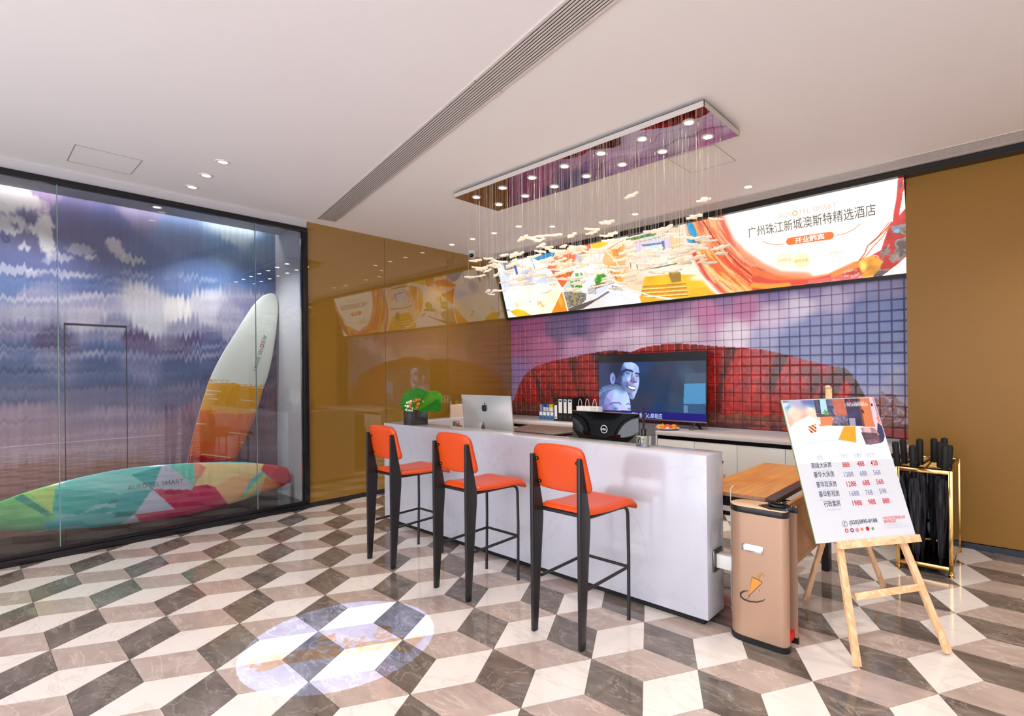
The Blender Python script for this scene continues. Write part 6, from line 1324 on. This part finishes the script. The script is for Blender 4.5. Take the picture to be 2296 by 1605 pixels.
# lying board, deck towards the room, resting on its long edge
lyP = Vector((-6.17, 0, .10)); lyN = Vector((.965, 0, .26)).normalized()
top = [(-300, 1010), (-255, 985), (-170, 955), (-80, 925), (0, 1040/3.21+800)]
tl = [(-420, 1120), (-380, 1085), (-280, 1140*0+1062)]
topl = [(-330, 1165), (-300, 1150), (-220, 1137), (-110, 1132)]
T_ = [(-260, 1190), (-200, 1176), (-90, 1148)]+[C2(*q) for q in ((0, 1040), (150, 985), (420, 905), (700, 840), (1000, 790), (1400, 762), (1700, 755), (1850, 765), (1990, 782), (2055, 795), (2072, 815))]
B_ = [(-262, 1192), (-200, 1196), (-90, 1192)]+[C2(*q) for q in ((0, 1250), (170, 1252), (420, 1243), (700, 1225), (1000, 1190), (1350, 1135), (1650, 1060), (1870, 990), (1960, 960), (2045, 925), (2090, 903))]
def lyc(P):
    Uy = P[..., 1]; Vz = (P-np.array(lyP)).dot(np.array((-lyN.z, 0, lyN.x)))
    p = Paint(Uy, Vz, (120, 196, 200))
    def mp(x, y): q = hit(*C2(x, y), lyP, lyN); return (q.y, (q-lyP).dot(Vector((-lyN.z, 0, lyN.x))))
    p.map = mp
    p.poly([(-900, 1400), (-900, 900), (400, 850), (385, 1300), (-100, 1400)], (112, 190, 112), 1, .25, 4); p.poly([(95, 1020), (160, 990), (375, 1135), (330, 1150)], (20, 138, 116)); p.poly([(160, 985), (330, 940), (388, 955), (376, 1135)], (150, 200, 110)); p.poly([(200, 975), (385, 965), (376, 1135), (300, 1050)], (196, 212, 116), .6)
    p.poly([(318, 945), (425, 905), (500, 890), (470, 950), (388, 955)], (176, 206, 120)); p.poly([(-300, 1180), (0, 1170), (370, 1138), (300, 1260), (-300, 1280)], (84, 170, 120), .6)
    p.poly([(388, 955), (440, 900), (1160, 785), (1120, 880), (1090, 955), (870, 990), (520, 960)], (120, 210, 200)); p.poly([(380, 1130), (388, 958), (520, 955), (840, 985), (880, 1020), (700, 1060), (560, 1140)], (40, 178, 170)); p.poly([(940, 850), (1160, 790), (1090, 955)], (30, 172, 172)); p.poly([(480, 870), (700, 838), (940, 850), (1040, 930), (800, 960)], (140, 216, 208), .9)
    p.poly([(700, 1060), (880, 1020), (870, 1050), (740, 1062)], (10, 140, 140)); p.poly([(560, 1140), (760, 1080), (830, 1100), (700, 1150)], (20, 150, 150), .7); p.poly([(870, 990), (1090, 955), (965, 1135), (800, 1130)], (36, 172, 178)); p.poly([(300, 1190), (560, 1140), (820, 1130), (965, 1135), (860, 1210), (600, 1260), (330, 1260)], (60, 176, 180)); p.poly([(840, 1120), (955, 1120), (940, 1150), (810, 1160)], (0, 134, 138))
    p.poly([(1160, 790), (1210, 780), (1390, 935), (1370, 960), (1160, 955), (1090, 955), (1120, 880)], (196, 196, 216)); p.poly([(1090, 955), (1250, 1095), (965, 1135)], (200, 204, 224)); p.poly([(870, 1200), (965, 1135), (1010, 1190), (960, 1230)], (196, 196, 220))
    p.poly([(1210, 780), (1395, 762), (1395, 940), (1270, 830)], (120, 206, 186)); p.poly([(1395, 762), (1430, 760), (1480, 800), (1420, 880), (1395, 925)], (236, 150, 126)); p.poly([(1420, 762), (1900, 770), (1870, 830), (1780, 900), (1640, 1100), (1540, 940), (1480, 925), (1395, 930), (1480, 800)], (240, 210, 150)); p.poly([(1680, 860), (1800, 880), (1720, 1030), (1640, 1075), (1540, 940)], (244, 186, 130))
    p.poly([(1090, 955), (1150, 955), (1375, 960), (1385, 938), (1480, 922), (1540, 940), (1640, 1065), (1400, 1140), (1010, 1190), (965, 1135), (1250, 1095)], (206, 22, 92)); p.poly([(1160, 956), (1375, 962), (1250, 1000), (1180, 985)], (176, 16, 80)); p.poly([(1480, 1090), (1640, 1065), (1350, 1150), (1000, 1200), (1010, 1175)], (228, 60, 130), .7)
    p.poly([(1640, 1080), (1720, 1030), (1900, 840), (1930, 850), (1880, 960), (1700, 1060)], (236, 170, 130)); p.poly([(1715, 1035), (1880, 850), (1930, 845), (1760, 1030)], (206, 214, 120)); p.poly([(1895, 772), (2120, 790), (2110, 940), (2010, 940), (1870, 815)], (206, 56, 60)); p.poly([(1940, 850), (2015, 780), (2120, 780), (2110, 930), (2020, 935)], (190, 34, 44)); p.poly([(1905, 860), (2018, 930), (1870, 990)], (226, 130, 60))
    rim = np.minimum(np.arange(P.shape[0]), P.shape[0]-1-np.arange(P.shape[0]))[:, None]*np.ones(P.shape[1])[None] < 3
    p.C[rim] = (226, 228, 222); return p.linear()
sb = surfboard('surfboard', 'patchwork coloured surfboard lying on its edge along the glass display', lyP, lyN, T_, B_, lyc, .07, SBM)
la = hit(*C2(918, 958), lyP+lyN*.040, lyN); lb_ = hit(*C2(1322, 905), lyP+lyN*.040, lyN); yv = Vector((0, 1, 0)); zv = Vector((-lyN.z, 0, lyN.x))
dd = (lb_-la); logo(la, dd, lyN.cross(dd), dd.length, mat('ink_black', (34, 34, 38)), mat('ring_red2', (206, 52, 50)), sb)
# upright board leaning behind
upP = Vector((-6.40, 0, .085)); upN = Vector((.9965, 0, .08)).normalized()
Lf = [(604, 657.5), (598, 659), (588, 664), (570, 681), (550, 710), (529.6, 743), (498.4, 793), (470, 850), (448.6, 918), (430, 987), (420.6, 1037), (416, 1070), (416, 1095)]
Rt = [(610, 657.5), (616, 661), (621, 670), (623.5, 685), (622.8, 708), (619, 745), (612, 792), (602, 838), (591, 870), (574.8, 925), (550, 985), (526.5, 1034), (506, 1078)]
def upc(P):
    Uy = P[..., 1]; Vz = (P-np.array(upP)).dot(np.array((-upN.z, 0, upN.x))); p = Paint(Uy, Vz, (222, 226, 218))
    def mp(x, y): q = hit(x, y, upP, upN); return (q.y, (q-upP).dot(Vector((-upN.z, 0, upN.x))))
    p.map = mp
    def band(pts, c, seed):
        L = [mp(*q) for q in pts]; m_ = (L[1][1]-L[0][1])/(L[1][0]-L[0][0]); ln = L[0][1]+m_*(Uy-L[0][0]); ln = ln+.02*(fbm(Uy*6, Vz*0, seed)-.5)*2
        rag = .11*(fbm(Uy*2.0, Vz*90, seed+1, 2)-.5)*(np.clip(1-np.abs(Vz-ln)/.12, 0, 1)); mk = (Vz+rag) < ln; p.C[mk] = c
    band([(468, 853), (594, 868)], (226, 160, 40), 3); band([(446, 917), (577, 932)], (220, 112, 48), 5); band([(430, 985), (540, 1003)], (222, 96, 36), 6); band([(421, 1020), (530, 1028)], (178, 26, 34), 7)
    for x, y, w_ in ((463, 875, 30), (461, 884, 16), (468, 893, 18), (540, 897, 34), (560, 919, 24), (440, 949, 20), (512, 969, 42), (535, 991, 20), (452, 1018, 60)): p.stroke([(x, y), (x+w_, y+w_*.12)], .007, (238, 226, 206), .9)
    rim = np.minimum(np.arange(P.shape[0]), P.shape[0]-1-np.arange(P.shape[0]))[:, None]*np.ones(P.shape[1])[None] < 3
    p.C[rim] = (236, 232, 222); return p.linear()
sb = surfboard('surfboard', 'upright surfboard fading from white to orange and red, leaning on the mural', upP, upN, Lf, Rt, upc, .06, SBM)
la = hit(591, 750, upP+upN*.034, upN); lb_ = hit(566, 832, upP+upN*.034, upN); dd = lb_-la; logo(la, dd, upN.cross(dd), dd.length, mat('ink_black', (34, 34, 38)), mat('ring_red2', (206, 52, 50)), sb)
